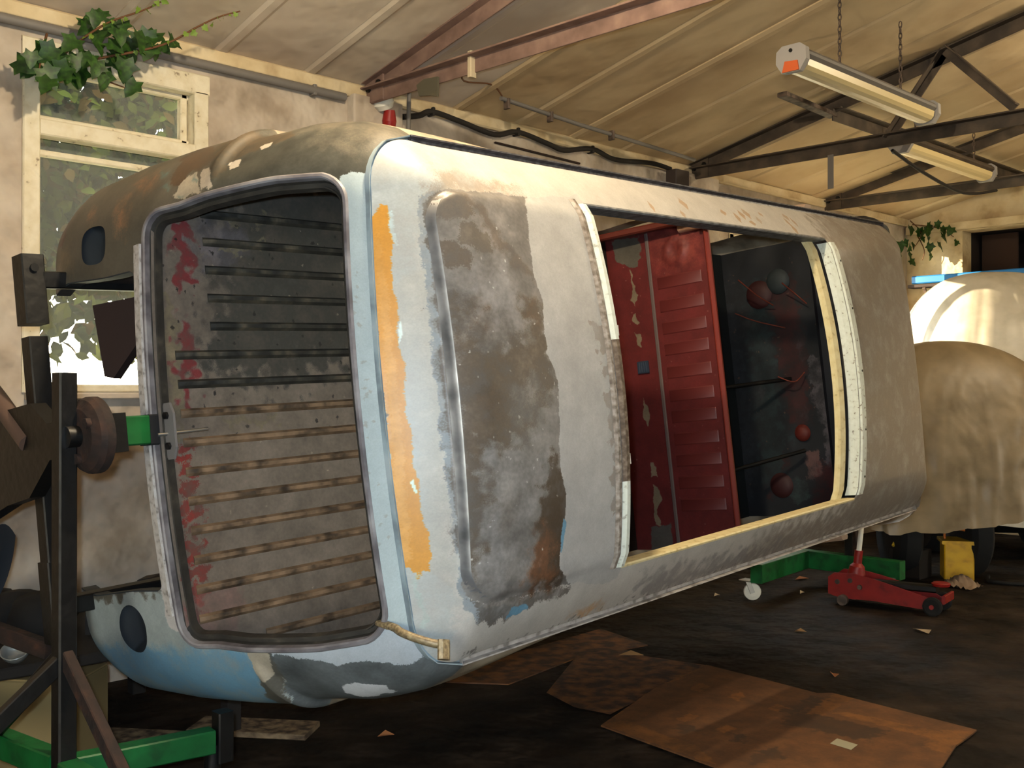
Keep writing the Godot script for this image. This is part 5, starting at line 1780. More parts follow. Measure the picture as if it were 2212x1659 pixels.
func build_covers() -> void:
	var right := Vector3(0.70, 0, -0.714).normalized()
	# tall one at the back, in silver cloth, struck by the sun
	var c := Vector3(-3.56, 0, -9.10)
	var o := thing("covered_vehicle", "tall vehicle under a pale silver cover, glaring in the sun by the end wall", "covered vehicle", c)
	var hem := func(f: float) -> float: return 0.30 + 0.02 * sin(f * 5)
	var folds := func(f: float, t: float) -> float:
		var g := pow(maxf(0.0, t - 0.12) / 0.88, 1.1)
		var strong := exp(-pow((wrapf(f + 0.95, -PI, PI)) / 0.65, 2))
		return g * (0.012 * sin(f * 19 + 2 * warp_a.get_noise_1d(f * 3)) + strong * (0.11 * pow(absf(sin(f * 11 + 1.2 * t)), 0.6) + 0.02 * sin(f * 31)) + 0.02 * warp_b.get_noise_2d(f * 2.5, t * 2.5))
	var st := drape(Vector3.ZERO, right, 0.80, 0.72, 2.32, hem, 0.66, folds)
	obj("cover", st, M.cloth, o)
	st = mb()
	box(st, Vector3(0, 0.7, 0), Vector3(1.0, 1.0, 1.0), Basis(Vector3.UP, 0.7), 0.1)
	obj("vehicle_body", st, M.black, o)
	for s in [-1, 1]:
		st = mb()
		lathe(st, [Vector2(0, -0.09), Vector2(0.27, -0.09), Vector2(0.31, -0.05), Vector2(0.31, 0.05), Vector2(0.27, 0.09), Vector2(0, 0.09)], right * 0.45 * s + Vector3(0, 0.31, 0.1), right, 24)
		obj("tyre", st, M.rubber, o)
	# lower rounded one in front, in a tan dust sheet
	c = Vector3(-3.25, 0, -7.46)
	o = thing("covered_vehicle", "low rounded car under a crumpled tan dust sheet, in front of the taller covered one", "covered vehicle", c)
	hem = func(f: float) -> float: return 0.40 + 0.42 * pow(maxf(0.0, cos(f)), 1.5) + 0.02 * sin(f * 7) + 0.03 * warp_a.get_noise_1d(f * 4)
	folds = func(f: float, t: float) -> float:
		var g := smoothstep(0.25, 1.0, t)
		var swag := warp_b.get_noise_2d(f * 1.8 + 0.9 * t, t * 2.4)
		var ridge := 1.0 - absf(warp_a.get_noise_2d(f * 2.6 + t * 1.6, t * 1.2 - f * 0.6)) * 2.2
		var low := smoothstep(0.5, 0.95, t)
		return g * (0.05 * swag + 0.05 * pow(maxf(0.0, ridge), 2.0)) + low * 0.05 * pow(absf(sin(f * 7 + 6.0 * t + 2.5 * swag)), 0.7)
	st = drape(Vector3.ZERO, right, 0.86, 0.45, 1.69, hem, 0.9, folds)
	obj("cover", st, M.sheet_tan, o)
	st = mb()
	box(st, Vector3(0, 0.74, 0), Vector3(0.55, 0.6, 0.8), Basis(Vector3.UP, 0.79), 0.1)
	obj("vehicle_body", st, M.black, o)
	for s in [-1, 1]:
		st = mb()
		lathe(st, [Vector2(0, -0.08), Vector2(0.26, -0.08), Vector2(0.30, -0.05), Vector2(0.30, 0.05), Vector2(0.26, 0.08), Vector2(0, 0.08)], right * 0.25 * s + Vector3(-0.14, 0.30, -0.16), right, 24)
		obj("tyre", st, M.rubber, o)
	# torn clear plastic hanging beside it
	var P := []
	var UV := []
	for i in 21:
		var row := PackedVector3Array()
		var ur := PackedVector2Array()
		for j in 15:
			var u := i / 20.0
			var v := j / 14.0
			var low := 0.40 + 0.30 * absf(u - 0.45)
			row.append(right * (u - 0.5) * 0.42 + Vector3(0, lerpf(0.80, low, v), 0) + Vector3(-0.714, 0, -0.70) * (0.05 * sin(u * 9 + v * 4) + 0.05 * warp_a.get_noise_2d(u * 5, v * 5)))
			ur.append(Vector2(u, v))
		P.append(row)
		UV.append(ur)
	st = mb()
	sheet(st, P, UV, [])
	var pl := obj("plastic_sheet", st, M.plastic)
	pl.position = Vector3(-3.78, 0, -7.10)
	tag(pl, "crumpled white plastic sheet hanging low beside the tan dust sheet", "sheet")


# ------------------------------------------------------------------ on the floor
func slab(called: String, pts: Array, y: float, thick: float, m: Material, uv_area := Rect2()) -> MeshInstance3D:
	# a flat piece lying on the floor; pts as x, z
	var p := poly(pts)
	var idx := Geometry2D.triangulate_polygon(p)
	var st := mb()
	var uv := func(v: Vector2) -> Vector2:
		return (v - uv_area.position) / uv_area.size if uv_area.size.x > 0 else v
	for i in range(0, idx.size(), 3):
		for k in [0, 1, 2]:
			st.set_uv(uv.call(p[idx[i + k]]))
			st.add_vertex(Vector3(p[idx[i + k]].x, y + thick, p[idx[i + k]].y))
	for i in p.size():
		var a := p[i]
		var b := p[(i + 1) % p.size()]
		for v in [[a, 0], [a, 1], [b, 1], [a, 0], [b, 1], [b, 0]]:
			st.set_uv(uv.call(v[0]))
			st.add_vertex(Vector3(v[0].x, y + thick * v[1], v[0].y))
	return obj(called, st, m)


func build_floor_things() -> void:
	# flattened cartons with strips of tape
	var L := []
	var tape := Color(0.50, 0.31, 0.13)
	var dark := Color(0.17, 0.12, 0.08)
	for t in [[-3.03, -3.95, -3.04, -4.06, -2.96, -4.03, -2.96, -3.92], [-2.84, -3.89, -2.86, -4.0, -2.81, -4.0, -2.77, -3.88], [-2.65, -3.91, -2.66, -4.01, -2.6, -3.98, -2.58, -3.88], [-2.43, -3.88, -2.45, -3.98, -2.38, -3.96, -2.38, -3.88], [-2.62, -3.5, -2.62, -3.6, -2.57, -3.59, -2.57, -3.49], [-2.43, -3.5, -2.43, -3.58, -2.38, -3.57, -2.38, -3.48]]:
		L.append([t, tape, 0.006, 0.003, 0.9, 0.2])
	for t in [[-2.29, -3.92, -2.35, -4.28, -2.26, -4.29, -2.21, -3.89], [-2.23, -4.02, -2.17, -4.08, -1.79, -4.10, -1.79, -4.0], [-1.78, -3.88, -1.8, -4.13, -1.71, -4.2, -1.68, -3.88], [-2.78, -3.22, -2.76, -3.34, -2.35, -3.28, -2.2, -3.17], [-3.0, -4.2, -2.96, -3.8, -2.78, -3.25, -2.84, -3.25, -3.06, -3.9]]:
		L.append([t, Color(0.47, 0.30, 0.13), 0.008, 0.004, 0.85, 0.2])
	for t in [[-2.38, -3.91, -2.39, -4.19, -2.33, -4.2, -2.3, -3.82], [-2.56, -3.39, -2.56, -3.48, -2.48, -3.49, -2.48, -3.37], [-2.34, -3.45, -2.33, -3.53, -2.28, -3.51, -2.28, -3.42], [-2.15, -3.26, -2.18, -3.48, -2.07, -3.44, -2.1, -3.29], [-2.3, -3.75, -2.3, -3.95, -1.95, -3.97, -1.95, -3.8]]:
		L.append([t, dark, 0.02, 0.012, 0.7, 0.3])
	var cm := mat(Color.WHITE, 0.75)
	cm.albedo_texture = painted(512, 440, Rect2(-3.06, -4.35, 1.52, 1.26), Color(0.37, 0.235, 0.12), 0.35, L)
	cm.texture_repeat = false
	tag(slab("cardboard_sheet", [-2.78, -3.22, -2.96, -3.81, -3.03, -4.29, -2.72, -4.27, -2.41, -4.24, -2.36, -4.29, -1.71, -4.23, -1.70, -4.14, -1.69, -3.99, -1.60, -3.6, -2.04, -3.14], 0.007, 0.006, cm, Rect2(-3.06, -4.35, 1.52, 1.26)), "large flattened brown carton with squares of tape, on the floor before the van roof", "cardboard")
	var om := worn([Color(0.20, 0.12, 0.07), Color(0.36, 0.22, 0.11), Color(0.47, 0.30, 0.14)], [0.25, 0.5, 0.8], 0.9, 0.02, 0.75, 0.0, 0.1, 131)
	tag(slab("cardboard_sheet", [-3.26, -3.41, -3.58, -3.95, -3.60, -4.28, -3.36, -4.23, -3.01, -4.31, -2.94, -3.81, -2.86, -3.37, -3.03, -3.34], 0.0062, 0.0006, om), "middle brown carton sheet, half under the large taped one", "cardboard")
	tag(slab("cardboard_sheet", [-3.71, -3.21, -3.87, -3.84, -3.92, -4.54, -3.5, -4.43, -3.58, -3.95, -3.48, -3.39], 0.0, 0.006, om), "stained brown carton sheet farthest under the van shell", "cardboard")
	tag(slab("paper_label", [-2.03, -3.67, -2.04, -3.74, -1.95, -3.73, -1.94, -3.66], 0.0135, 0.001, mat(Color(0.62, 0.60, 0.50), 0.7)), "white rectangular paper label lying on the large taped carton", "paper")
	var scraps := [[-2.64, -5.77, "pale paper strip lying alone on the floor in front of the trolley jack"], [-2.52, -4.59, "orange-brown paper crumb just beyond the large carton"], [-3.10, -5.28, "small tan paper scrap on the bare floor between carton and jack"], [-3.68, -6.29, "pale paper scrap beside the white caster wheel of the green frame"], [-3.95, -6.75, "pale splinter of card by the corner of the green floor frame"], [-3.40, -4.17, "torn translucent paper at the back edge of the cartons"], [-4.02, -5.81, "yellowish scrap under the lower edge of the van roof"], [-3.30, -2.55, "tan scrap of card below the lower tail corner"]]
	for k in scraps.size():
		var s = scraps[k]
		var w := 0.06 if k in [0, 4, 5] else 0.032
		var st := mb()
		var a := rng.randf() * 3.0
		var d := Vector3(cos(a), 0, sin(a))
		var e := Vector3(-sin(a), 0, cos(a))
		var pp := [-d * w - e * w * 0.3, d * w * 0.8 - e * w * 0.45 + Vector3(0, 0.012, 0), d * w + e * w * 0.3, -d * w * 0.2 + e * w * 0.5 + Vector3(0, 0.016, 0)]
		for lift in [0.0, 0.0015]:
			var u := Vector3(0, lift, 0)
			quad(st, pp[0] + u, pp[1] + u, pp[2] + u, pp[3] + u)
		for i in 4:
			var q: Vector3 = pp[i]
			var r: Vector3 = pp[(i + 1) % 4]
			quad(st, q, r, r + Vector3(0, 0.0015, 0), q + Vector3(0, 0.0015, 0))
		var o := obj("paper_scrap", st, mat([Color(0.70, 0.62, 0.50), Color(0.66, 0.42, 0.24), Color(0.58, 0.44, 0.28)][k % 3], 0.8))
		o.position = Vector3(s[0], 0.014 if k == 5 else 0.003, s[1])
		tag(o, s[2], "paper", "paper scraps on the workshop floor")
	# pale boards under the tail
	var bm := worn([Color(0.24, 0.19, 0.14), Color(0.44, 0.36, 0.27), Color(0.58, 0.50, 0.38)], [0.25, 0.5, 0.8], 1.6, 0.02, 0.8, 0.0, 0.2, 132)
	var boards := [["pale scuffed board lying nearest the wall under the tail of the shell", -3.98, -1.78, 0.5], ["short tan board lying under the lower tail corner", -3.72, -2.22, 0.3]]
	for b in boards:
		var st := mb()
		box(st, Vector3.ZERO, Vector3(b[3] * 1.6, 0.022, 0.18), Basis(), 0.004)
		var o := obj("floor_board", st, bm)
		o.position = Vector3(b[1], 0.0115, b[2])
		o.rotation.y = 0.65
		tag(o, b[0], "board", "boards under the tail of the shell")
	build_jack()
	build_far_floor()


func build_jack() -> void:
	var at := Vector3(-3.42, 0, -6.22)
	var o := thing("trolley_jack", "red trolley jack with a white handle, by the front end of the van shell", "jack", at)
	o.rotation.y = atan2(0.10, 0.62)
	var st: SurfaceTool
	for s in [-1, 1]:
		st = mb()
		prism(st, PackedVector2Array([Vector2(0.0, 0.06), Vector2(0.0, 0.165), Vector2(0.04, 0.195), Vector2(0.16, 0.20), Vector2(0.28, 0.18), Vector2(0.60, 0.105), Vector2(0.66, 0.075), Vector2(0.65, 0.035), Vector2(0.55, 0.03), Vector2(0.28, 0.045), Vector2(0.08, 0.04)]), 0.008, Transform3D(Basis(), Vector3(0, 0, s * 0.085 - 0.004)))
		obj("side_plate", st, M.red, o)
		st = mb()
		lathe(st, [Vector2(0, -0.018), Vector2(0.045, -0.018), Vector2(0.056, -0.012), Vector2(0.056, 0.012), Vector2(0.045, 0.018), Vector2(0, 0.018)], Vector3(0.64, 0.056, s * 0.112), Vector3(0, 0, 1), 20)
		obj("front_wheel", st, M.rubber, o)
		st = mb()
		lathe(st, [Vector2(0, 0), Vector2(0.014, 0), Vector2(0.014, 0.008), Vector2(0, 0.008)], Vector3(0.64, 0.056, s * 0.131), Vector3(0, 0, s), 10)
		obj("wheel_hub", st, M.red, o)
		st = mb()
		lathe(st, [Vector2(0, -0.014), Vector2(0.033, -0.014), Vector2(0.033, 0.014), Vector2(0, 0.014)], Vector3(0.10, 0.033, s * 0.108), Vector3(0, 0, 1), 16)
		obj("rear_caster", st, M.steel, o)
		for b in [[0.06, 0.14], [0.14, 0.155], [0.20, 0.12]]:
			st = mb()
			lathe(st, [Vector2(0, 0), Vector2(0.016, 0), Vector2(0.014, 0.010), Vector2(0, 0.010)], Vector3(b[0], b[1], s * 0.089), Vector3(0, 0, s), 10)
			obj("pivot_bolt", st, M.steel, o)
	st = mb()
	box(st, Vector3(0.12, 0.11, 0), Vector3(0.22, 0.09, 0.15), Basis(), 0.01)
	box(st, Vector3(0.30, 0.075, 0), Vector3(0.46, 0.03, 0.15), Basis(), 0.006)
	obj("hydraulic_body", st, M.red, o)
	st = mb()
	beam(st, Vector3(0.22, 0.14, 0), Vector3(0.64, 0.145, 0), 0.07, 0.045, Vector3.UP, 0.01)
	obj("lift_arm", st, M.black, o)
	st = mb()
	lathe(st, [Vector2(0, 0), Vector2(0.05, 0), Vector2(0.055, 0.015), Vector2(0.045, 0.022), Vector2(0, 0.018)], Vector3(0.66, 0.165, 0), Vector3.UP, 18)
	obj("saddle", st, M.red, o)
	st = mb()
	beam(st, Vector3(0.70, 0.10, -0.10), Vector3(0.70, 0.10, 0.10), 0.02, 0.05)
	obj("nose_plate", st, M.red, o)
	st = mb()
	var up := Vector3(0.10, 1, -0.02).normalized()
	lathe(st, [Vector2(0.055, 0.0), Vector2(0.045, 0.05), Vector2(0.026, 0.07), Vector2(0.026, 0.15), Vector2(0, 0.15)], Vector3(0.15, 0.185, 0), up, 16)
	obj("handle_socket", st, M.red, o)
	st = mb()
	tube(st, [Vector3(0.15, 0.18, 0) + up * 0.12, Vector3(0.15, 0.18, 0) + up * 0.95], 0.016, 12)
	obj("handle", st, M.white, o)


func build_far_floor() -> void:
	var c := Vector3(-3.22, 0, -7.62)
	var o := thing("yellow_charger", "square yellow metal box with a lipped top and carrying handle, under the covered cars", "charger", c)
	o.rotation.y = 0.55
	var st := mb()
	box(st, Vector3(0, 0.125, 0), Vector3(0.20, 0.25, 0.22), Basis(), 0.008)
	obj("case", st, M.yellow, o)
	st = mb()
	box(st, Vector3(0, 0.262, 0), Vector3(0.235, 0.026, 0.255), Basis(), 0.006)
	obj("lid", st, M.yellow, o)
	st = mb()
	tube(st, curve([Vector3(-0.08, 0.275, 0), Vector3(-0.075, 0.33, 0), Vector3(0, 0.345, 0), Vector3(0.075, 0.33, 0), Vector3(0.08, 0.275, 0)], 4), 0.009, 8)
	obj("handle", st, mat(Color(0.75, 0.40, 0.08), 0.5), o)
	# glove
	c = Vector3(-3.47, 0, -7.42)
	o = thing("work_glove", "crumpled yellow and white work glove on a dark block left of the yellow box", "glove", c)
	st = mb()
	box(st, Vector3(0, 0.10, 0), Vector3(0.22, 0.20, 0.20), Basis(), 0.01)
	var bl := obj("wood_block", st, mat(Color(0.12, 0.09, 0.06), 0.9))
	bl.position = c
	tag(bl, "dark wooden block under the yellow glove", "block")
	st = mb()
	for k in 4:
		tube(st, curve([Vector3(-0.04 + 0.03 * k, 0.235, 0.02), Vector3(-0.06 + 0.04 * k, 0.26 + 0.01 * (k % 2), 0.08), Vector3(-0.07 + 0.045 * k, 0.225, 0.125)], 4), 0.017, 8, 0.012)
	obj("finger", st, mat(Color(0.80, 0.68, 0.16), 0.8), o)
	st = mb()
	lathe(st, [Vector2(0, -0.06), Vector2(0.05, -0.05), Vector2(0.062, 0.0), Vector2(0.05, 0.05), Vector2(0.045, 0.10), Vector2(0.0, 0.10)], Vector3(0, 0.262, 0.0), Vector3(0.1, 0.1, -1), 14, true)
	obj("palm", st, mat(Color(0.72, 0.66, 0.44), 0.85), o)
	# rag
	var P := []
	var UV := []
	for i in 15:
		var row := PackedVector3Array()
		var ur := PackedVector2Array()
		for j in 15:
			var u := i / 14.0 - 0.5
			var v := j / 14.0 - 0.5
			var d := Vector2(u, v).length()
			row.append(Vector3(u * 0.22, maxf(0.004, 0.085 * (1 - d * 1.7) + 0.045 * warp_a.get_noise_2d(u * 6, v * 6)), v * 0.22))
			ur.append(Vector2(u, v))
		P.append(row)
		UV.append(ur)
	st = mb()
	sheet(st, P, UV, [])
	var rag := obj("rag", st, mat(Color(0.56, 0.47, 0.38), 0.9))
	rag.position = Vector3(-3.05, 0.002, -7.28)
	tag(rag, "crumpled dirty white rag on the floor in front of the yellow box", "rag")
	# air hose
	st = mb()
	tube(st, curve([Vector3(-3.05, 0.014, -7.75), Vector3(-2.95, 0.014, -7.55), Vector3(-2.72, 0.014, -7.62), Vector3(-2.55, 0.014, -7.9), Vector3(-2.7, 0.014, -8.25), Vector3(-3.0, 0.014, -8.3)], 8), 0.013, 8)
	tag(obj("air_hose", st, M.rubber), "black hose looped on the floor right of the yellow box", "hose")


# ------------------------------------------------------------------ the corner behind the tail
func build_left_corner() -> void:
	var at := Vector3(-4.15, 0, -1.45)
	var o := thing("low_bench", "low dark wooden bench against the wall under the near window", "bench", at)
	var st := mb()
	box(st, Vector3(0, 0.405, 0), Vector3(0.92, 0.04, 1.5), Basis(), 0.006)
	obj("bench_top", st, mat(Color(0.10, 0.08, 0.065), 0.85), o)
	for x in [-0.41, 0.41]:
		for z in [-0.68, 0.68]:
			st = mb()
			beam(st, Vector3(x, 0, z), Vector3(x, 0.386, z), 0.06, 0.06, Vector3(0, 0, 1))
			obj("leg", st, mat(Color(0.10, 0.08, 0.065), 0.85), o)
	# carton under the bench
	o = thing("carton", "yellowish cream cardboard box under the dark bench, behind the stand's braces", "box", Vector3(-3.93, 0, -1.42))
	o.rotation.y = 0.72
	st = mb()
	box(st, Vector3(0, 0.17, 0), Vector3(0.50, 0.34, 0.24), Basis(), 0.004)
	obj("carton_body", st, mat(Color(0.50, 0.43, 0.28), 0.85), o)
	for s in [-1, 1]:
		st = mb()
		box(st, Vector3(s * 0.125, 0.344, 0.0), Vector3(0.248, 0.006, 0.24), Basis(), 0.001)
		obj("flap", st, mat(Color(0.56, 0.47, 0.30), 0.85), o)
	# dark angular casting standing on the bench
	var right := Vector3(0.70, 0, -0.714).normalized()
	var back := Vector3(-0.714, 0, -0.70).normalized()
	st = mb()
	prism(st, PackedVector2Array([Vector2(-0.20, 0), Vector2(-0.20, 0.11), Vector2(-0.10, 0.12), Vector2(-0.09, 0.145), Vector2(-0.05, 0.145), Vector2(-0.045, 0.13), Vector2(-0.005, 0.13), Vector2(-0.005, 0.205), Vector2(0.05, 0.215), Vector2(0.17, 0.115), Vector2(0.20, 0.105), Vector2(0.215, 0.125), Vector2(0.26, 0.135), Vector2(0.26, 0)]), 0.10, Transform3D(Basis(right, Vector3.UP, back), Vector3.ZERO))
	var ca := obj("axle_bracket", st, mat(Color(0.125, 0.115, 0.115), 0.7, 0.2))
	ca.position = Vector3(-3.84, 0.426, -1.80)
	tag(ca, "dark angular steel bracket standing on the bench, seen through the engine opening", "bracket")
	# curved grey mudguard leaning on the bench
	var P := []
	var UV := []
	for i in 21:
		var row := PackedVector3Array()
		var ur := PackedVector2Array()
		for j in 9:
			var u := i / 20.0
			var v := j / 8.0 - 0.5
			var a := lerpf(-0.2, 1.5, u)
			row.append(right * (-0.30 + 0.34 * sin(a)) + Vector3(0, 0.44 * (1 - cos(a)) * 1.0, 0) + back * (v * 0.16) + Vector3(0, -0.05 * v * v * 4, 0) + right * (0.02 * v))
			ur.append(Vector2(u, v))
		P.append(row)
		UV.append(ur)
	st = mb()
	sheet(st, P, UV, [])
	var mu := obj("mudguard", st, mat(Color(0.20, 0.22, 0.25), 0.55))
	mu.position = Vector3(-3.86, 0.478, -1.28)
	tag(mu, "curved dull grey mudguard leaning up on the bench behind the black post", "mudguard")
	# headlamp bowls
	var spots := [[-3.80, -1.12, 0.065, "chromed headlamp bowl on the bench nearest the black post"], [-3.90, -0.96, 0.075, "larger chromed headlamp bowl lying at the left end of the bench"], [-3.72, -1.32, 0.045, "small chromed bowl on the bench front edge behind the post"]]
	for s in spots:
		st = mb()
		var r: float = s[2]
		lathe(st, [Vector2(0.0, 0.0), Vector2(r * 0.5, 0.004), Vector2(r * 0.85, r * 0.35), Vector2(r, r * 0.8), Vector2(r * 1.08, r * 0.82), Vector2(r * 1.08, r * 0.74), Vector2(r * 0.92, r * 0.34), Vector2(r * 0.6, -0.002)], Vector3.ZERO, Vector3(0.35, 0.8, 0.3), 20, true)
		var b := obj("headlamp_bowl", st, mat(Color(0.62, 0.63, 0.62), 0.3, 0.6))
		b.position = Vector3(s[0], 0.436 + r * 0.25, s[1])
		tag(b, s[3], "headlamp", "headlamp bowls on the low bench")
	# dark bundle on the bench
	st = mb()
	for k in 3:
		lathe(st, [Vector2(0, 0), Vector2(0.10, 0.01), Vector2(0.13, 0.06), Vector2(0.10, 0.12), Vector2(0, 0.14)], Vector3(0.12 * k - 0.12, 0.0, -0.06 * k), Vector3(0.1 * k, 1, 0.1), 14, true)
	var bu := obj("seat_pad", st, mat(Color(0.07, 0.065, 0.065), 0.9))
	bu.position = Vector3(-4.28, 0.43, -1.45)
	tag(bu, "dark lumpy bundle of padding on the bench under the window", "padding")


# ------------------------------------------------------------------ on the walls and up under the roof
func build_wall_things() -> void:
	var st := mb()
	tube(st, [Vector3(-4.765, 2.935, 4.8), Vector3(-4.765, 2.935, -3.40)], 0.022, 10)
	for z in [-1.2, -2.2, -3.2]:
		box(st, Vector3(-4.772, 2.935, z), Vector3(0.05, 0.055, 0.02))
	tag(obj("conduit_pipe", st, M.grey_pipe), "grey conduit pipe running along the top of the left wall", "pipe")
	# drooping black cable beyond the pier
	st = mb()
	var pts := []
	for p in [[-3.80, 2.915], [-3.92, 2.945], [-4.02, 2.985], [-4.25, 2.965], [-4.52, 2.935], [-4.72, 2.985], [-5.0, 2.955], [-5.15, 2.938], [-5.43, 2.99], [-5.67, 2.955], [-6.08, 2.99], [-6.3, 2.98]]:
		pts.append(Vector3(-4.765, p[1] - 0.015, p[0]))
	tube(st, curve(pts, 5), 0.017, 8)
	for z in [-4.02, -4.72, -5.43]:
		box(st, Vector3(-4.775, 2.97, z), Vector3(0.05, 0.05, 0.02))
	tag(obj("power_cable", st, M.cable), "thick dark cable drooping in loops along the wall top above the van", "cable")
	# socket and plug by the first truss
	var o := thing("cable_connector", "red and white cable connector hanging at the wall top by the first pier", "connector", Vector3(-4.71, 2.86, -3.66))
	st = mb()
	lathe(st, [Vector2(0, 0), Vector2(0.035, 0), Vector2(0.04, 0.03), Vector2(0.03, 0.09), Vector2(0.0, 0.09)], Vector3(0.0, -0.05, 0), Vector3(0.15, 1, 0.1), 14)
	obj("plug_body", st, mat(Color(0.55, 0.07, 0.06), 0.5), o)
	st = mb()
	lathe(st, [Vector2(0, 0), Vector2(0.045, 0.0), Vector2(0.06, 0.03), Vector2(0.05, 0.06), Vector2(0, 0.07)], Vector3(-0.01, 0.05, 0.02), Vector3(0.2, 1, 0.6), 12)
	obj("socket_cover", st, M.white, o)
	st = mb()
	tube(st, curve([Vector3(0, -0.05, 0), Vector3(0.0, -0.08, 0.005), Vector3(-0.01, -0.12, 0.0)], 4), 0.011, 8)
	obj("plug_lead", st, M.black, o)
	# two grey pipes coming down the pier
	st = mb()
	tube(st, curve([Vector3(-4.70, 3.12, -3.80), Vector3(-4.70, 2.9, -3.79), Vector3(-4.715, 2.4, -3.80), Vector3(-4.72, 0.9, -3.80)], 5), 0.012, 8)
	tag(obj("drop_pipe", st, M.grey_pipe), "thin grey pipe dropping down the wall beside the first pier", "pipe")
	# thin rod hung from the first truss
	o = thing("hanging_rod", "long thin grey rod slung below the roof between the first and second trusses", "rod", Vector3(-4.5, 3.0, -5.3))
	st = mb()
	tube(st, [Vector3(0, 0.055, 0.98), Vector3(0, 0.02, 0.3), Vector3(0, -0.02, -0.93)], 0.014, 8)
	obj("rod_bar", st, M.grey_pipe, o)
	for z in [0.93, 0.56, -0.02]:
		st = mb()
		box(st, Vector3(0, 0.03 - 0.03 * (0.9 - z), z), Vector3(0.045, 0.06, 0.02))
		obj("clip", st, M.steel, o)
	st = mb()
	tube(st, curve([Vector3(0.0, 0.06, 0.96), Vector3(0.05, 0.10, 1.1), Vector3(0.2, 0.02, 1.45), Vector3(0.5, -0.02, 1.72)], 5), 0.005, 6)
	obj("tie_wire", st, M.stem, o)
	# things on the near truss tie
	st = mb()
	box(st, Vector3.ZERO, Vector3(0.028, 0.13, 0.04))
	var tp := obj("tape_wrap", st, mat(Color(0.72, 0.66, 0.55), 0.8))
	tp.position = Vector3(-3.90, 2.955, -3.545)
	tag(tp, "pale tape wrapped round the tie of the nearest truss", "tape")
	st = mb()
	prism(st, PackedVector2Array([Vector2(-0.08, 0.03), Vector2(-0.02, 0.05), Vector2(0.09, 0.04), Vector2(0.085, -0.06), Vector2(0.03, -0.045), Vector2(-0.06, -0.03)]), 0.012, Transform3D(Basis(), Vector3.ZERO))
	var rg := obj("grey_rag", st, mat(Color(0.32, 0.30, 0.24), 0.9))
	rg.position = Vector3(-4.22, 2.90, -3.53)
	tag(rg, "small grey-green rag caught on the tie of the nearest truss", "rag")
	# faint crack bar on the wall above the van
	st = mb()
	beam(st, Vector3(-4.79, 2.88, -4.55), Vector3(-4.79, 2.865, -5.33), 0.02, 0.012)
	tag(obj("wall_rail", st, M.rust), "short rusty rail fixed flat on the wall above the van roof", "rail")
	# grey box on the second pier
	st = mb()
	box(st, Vector3(-4.70, 2.83, -6.30), Vector3(0.10, 0.22, 0.16), Basis(), 0.008)
	tag(obj("switch_box", st, mat(Color(0.24, 0.20, 0.18), 0.7)), "dark switch box at the foot of the second truss", "box")
	# blue rail on the end wall
	o = thing("blue_rail", "bright blue rail on a dark shelf across the end wall", "rail", Vector3(-4.72, 2.39, -10.10))
	st = mb()
	beam(st, Vector3(0.03, 0.02, 0.02), Vector3(4.2, 0.02, 0.02), 0.03, 0.075, Vector3.UP, 0.01)
	obj("rail_bar", st, mat(Color(0.10, 0.42, 0.68), 0.4), o)
	st = mb()
	box(st, Vector3(2.1, -0.04, -0.03), Vector3(4.22, 0.03, 0.14))
	obj("shelf_board", st, mat(Color(0.16, 0.10, 0.07), 0.8), o)
	for x in [0.15, 1.2, 2.4, 3.6]:
		st = mb()
		beam(st, Vector3(x, -0.06, 0.03), Vector3(x, -0.16, -0.08), 0.03, 0.02)
		obj("shelf_bracket", st, M.steel, o)


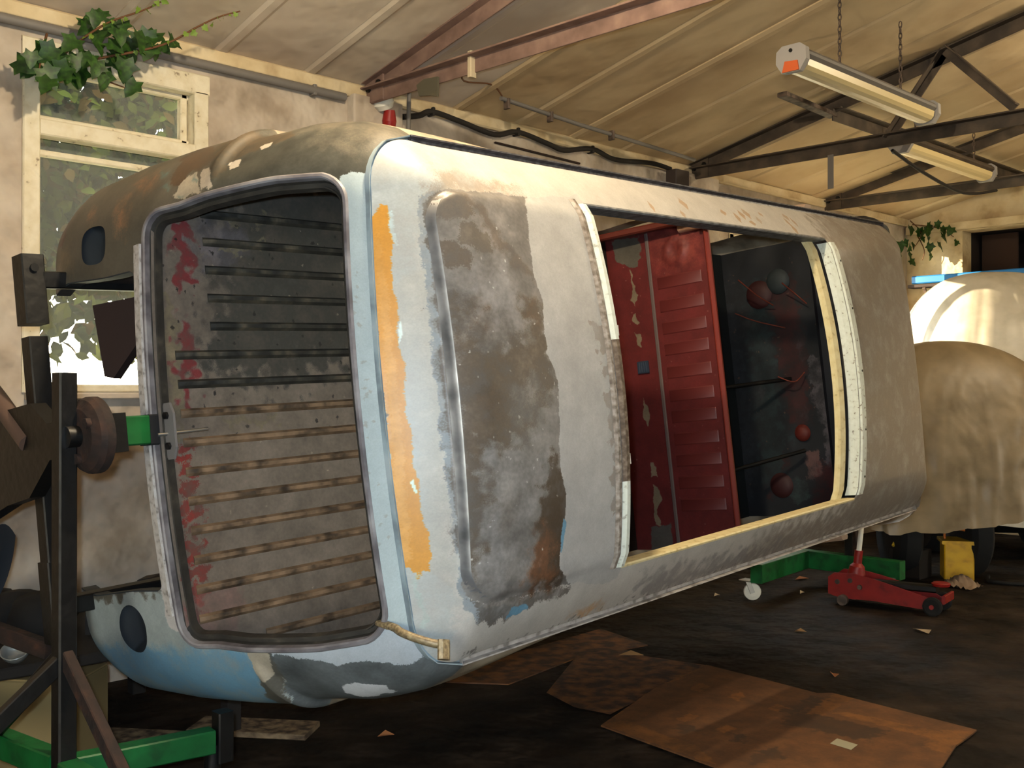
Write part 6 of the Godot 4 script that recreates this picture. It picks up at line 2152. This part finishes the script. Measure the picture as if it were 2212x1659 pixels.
# ------------------------------------------------------------------ ivy growing in
func ivy(called: String, label: String, base: Vector3, spots: Array, stems: Array, size: float, young: Array) -> void:
	var o := thing(called, label, "ivy", base)
	var leaf := leaf_mesh(1.0, true)
	for s in stems:
		var pts := []
		for p in s:
			pts.append(p - base)
		var st := mb()
		tube(st, curve(pts, 6), 0.006, 6, 0.003)
		obj("stem", st, M.stem, o)
	for p in spots:
		var l := put("leaf", leaf, M.leaf, o)
		var s := size * rng.randf_range(0.75, 1.2)
		# leaves face the room and droop
		var bs := Basis.from_euler(Vector3(rng.randf_range(-0.5, 0.35), PI / 2 + rng.randf_range(-0.8, 0.55), rng.randf_range(2.2, 4.2)))
		l.transform = Transform3D(bs.scaled(Vector3.ONE * s), p - base + Vector3(rng.randf_range(-0.05, 0.10), 0, 0))
	if not young.is_empty():
		var st := SurfaceTool.new()
		st.begin(Mesh.PRIMITIVE_TRIANGLES)
		for run in young:
			for k in 15:
				var t := (k + rng.randf()) / 15.0
				var n: int = run.size() - 1
				var i := mini(int(t * n), n - 1)
				var p: Vector3 = run[i].lerp(run[i + 1], t * n - i) - base
				var bs := Basis.from_euler(Vector3(rng.randf_range(-1, 1), PI / 2 + rng.randf_range(-1, 1), rng.randf_range(0, 6)))
				st.append_from(leaf, 0, Transform3D(bs.scaled(Vector3.ONE * rng.randf_range(0.016, 0.034)), p + Vector3(0.01, rng.randf_range(-0.02, 0.01), 0)))
		var y := put("young_leaves", st.commit(), M.leaf_young, o)
		y.set_meta("kind", "stuff")


func build_ivy() -> void:
	var near := []
	for p in IVY_NEAR:
		near.append(Vector3(-4.62, p[0], p[1]))
	var s1 := [Vector3(-4.66, 2.73, -1.78), Vector3(-4.60, 2.85, -1.88), Vector3(-4.52, 2.94, -1.98), Vector3(-4.45, 3.01, -2.11), Vector3(-4.38, 3.06, -2.18)]
	var s2 := [Vector3(-4.62, 2.80, -1.96), Vector3(-4.55, 2.86, -2.14), Vector3(-4.48, 2.91, -2.25), Vector3(-4.42, 2.98, -2.34), Vector3(-4.38, 3.04, -2.43), Vector3(-4.35, 3.08, -2.52)]
	ivy("ivy_vine", "dark green ivy growing in over the near window with two thin runners up the roof", Vector3(-4.70, 2.80, -1.95), near, [s1, s2, [Vector3(-4.74, 2.90, -1.80), Vector3(-4.66, 2.78, -1.75), Vector3(-4.62, 2.68, -1.72)], [Vector3(-4.74, 2.86, -1.95), Vector3(-4.66, 2.74, -2.0), Vector3(-4.62, 2.70, -2.1)]], 0.098, [s1, s2])
	var far := []
	for p in IVY_FAR:
		far.append(Vector3(p[0], p[1], p[2]))
	ivy("ivy_vine", "small ivy sprig growing in at the far corner beside the dark opening", Vector3(-4.72, 2.95, -10.12), far, [[Vector3(-4.72, 3.0, -10.1), Vector3(-4.6, 2.86, -10.08), Vector3(-4.62, 2.7, -9.95)], [Vector3(-4.70, 2.96, -10.1), Vector3(-4.45, 2.90, -10.12), Vector3(-4.3, 2.8, -10.12)], [Vector3(-4.65, 2.85, -10.1), Vector3(-4.58, 2.7, -10.1), Vector3(-4.6, 2.6, -10.1)]], 0.10, [])
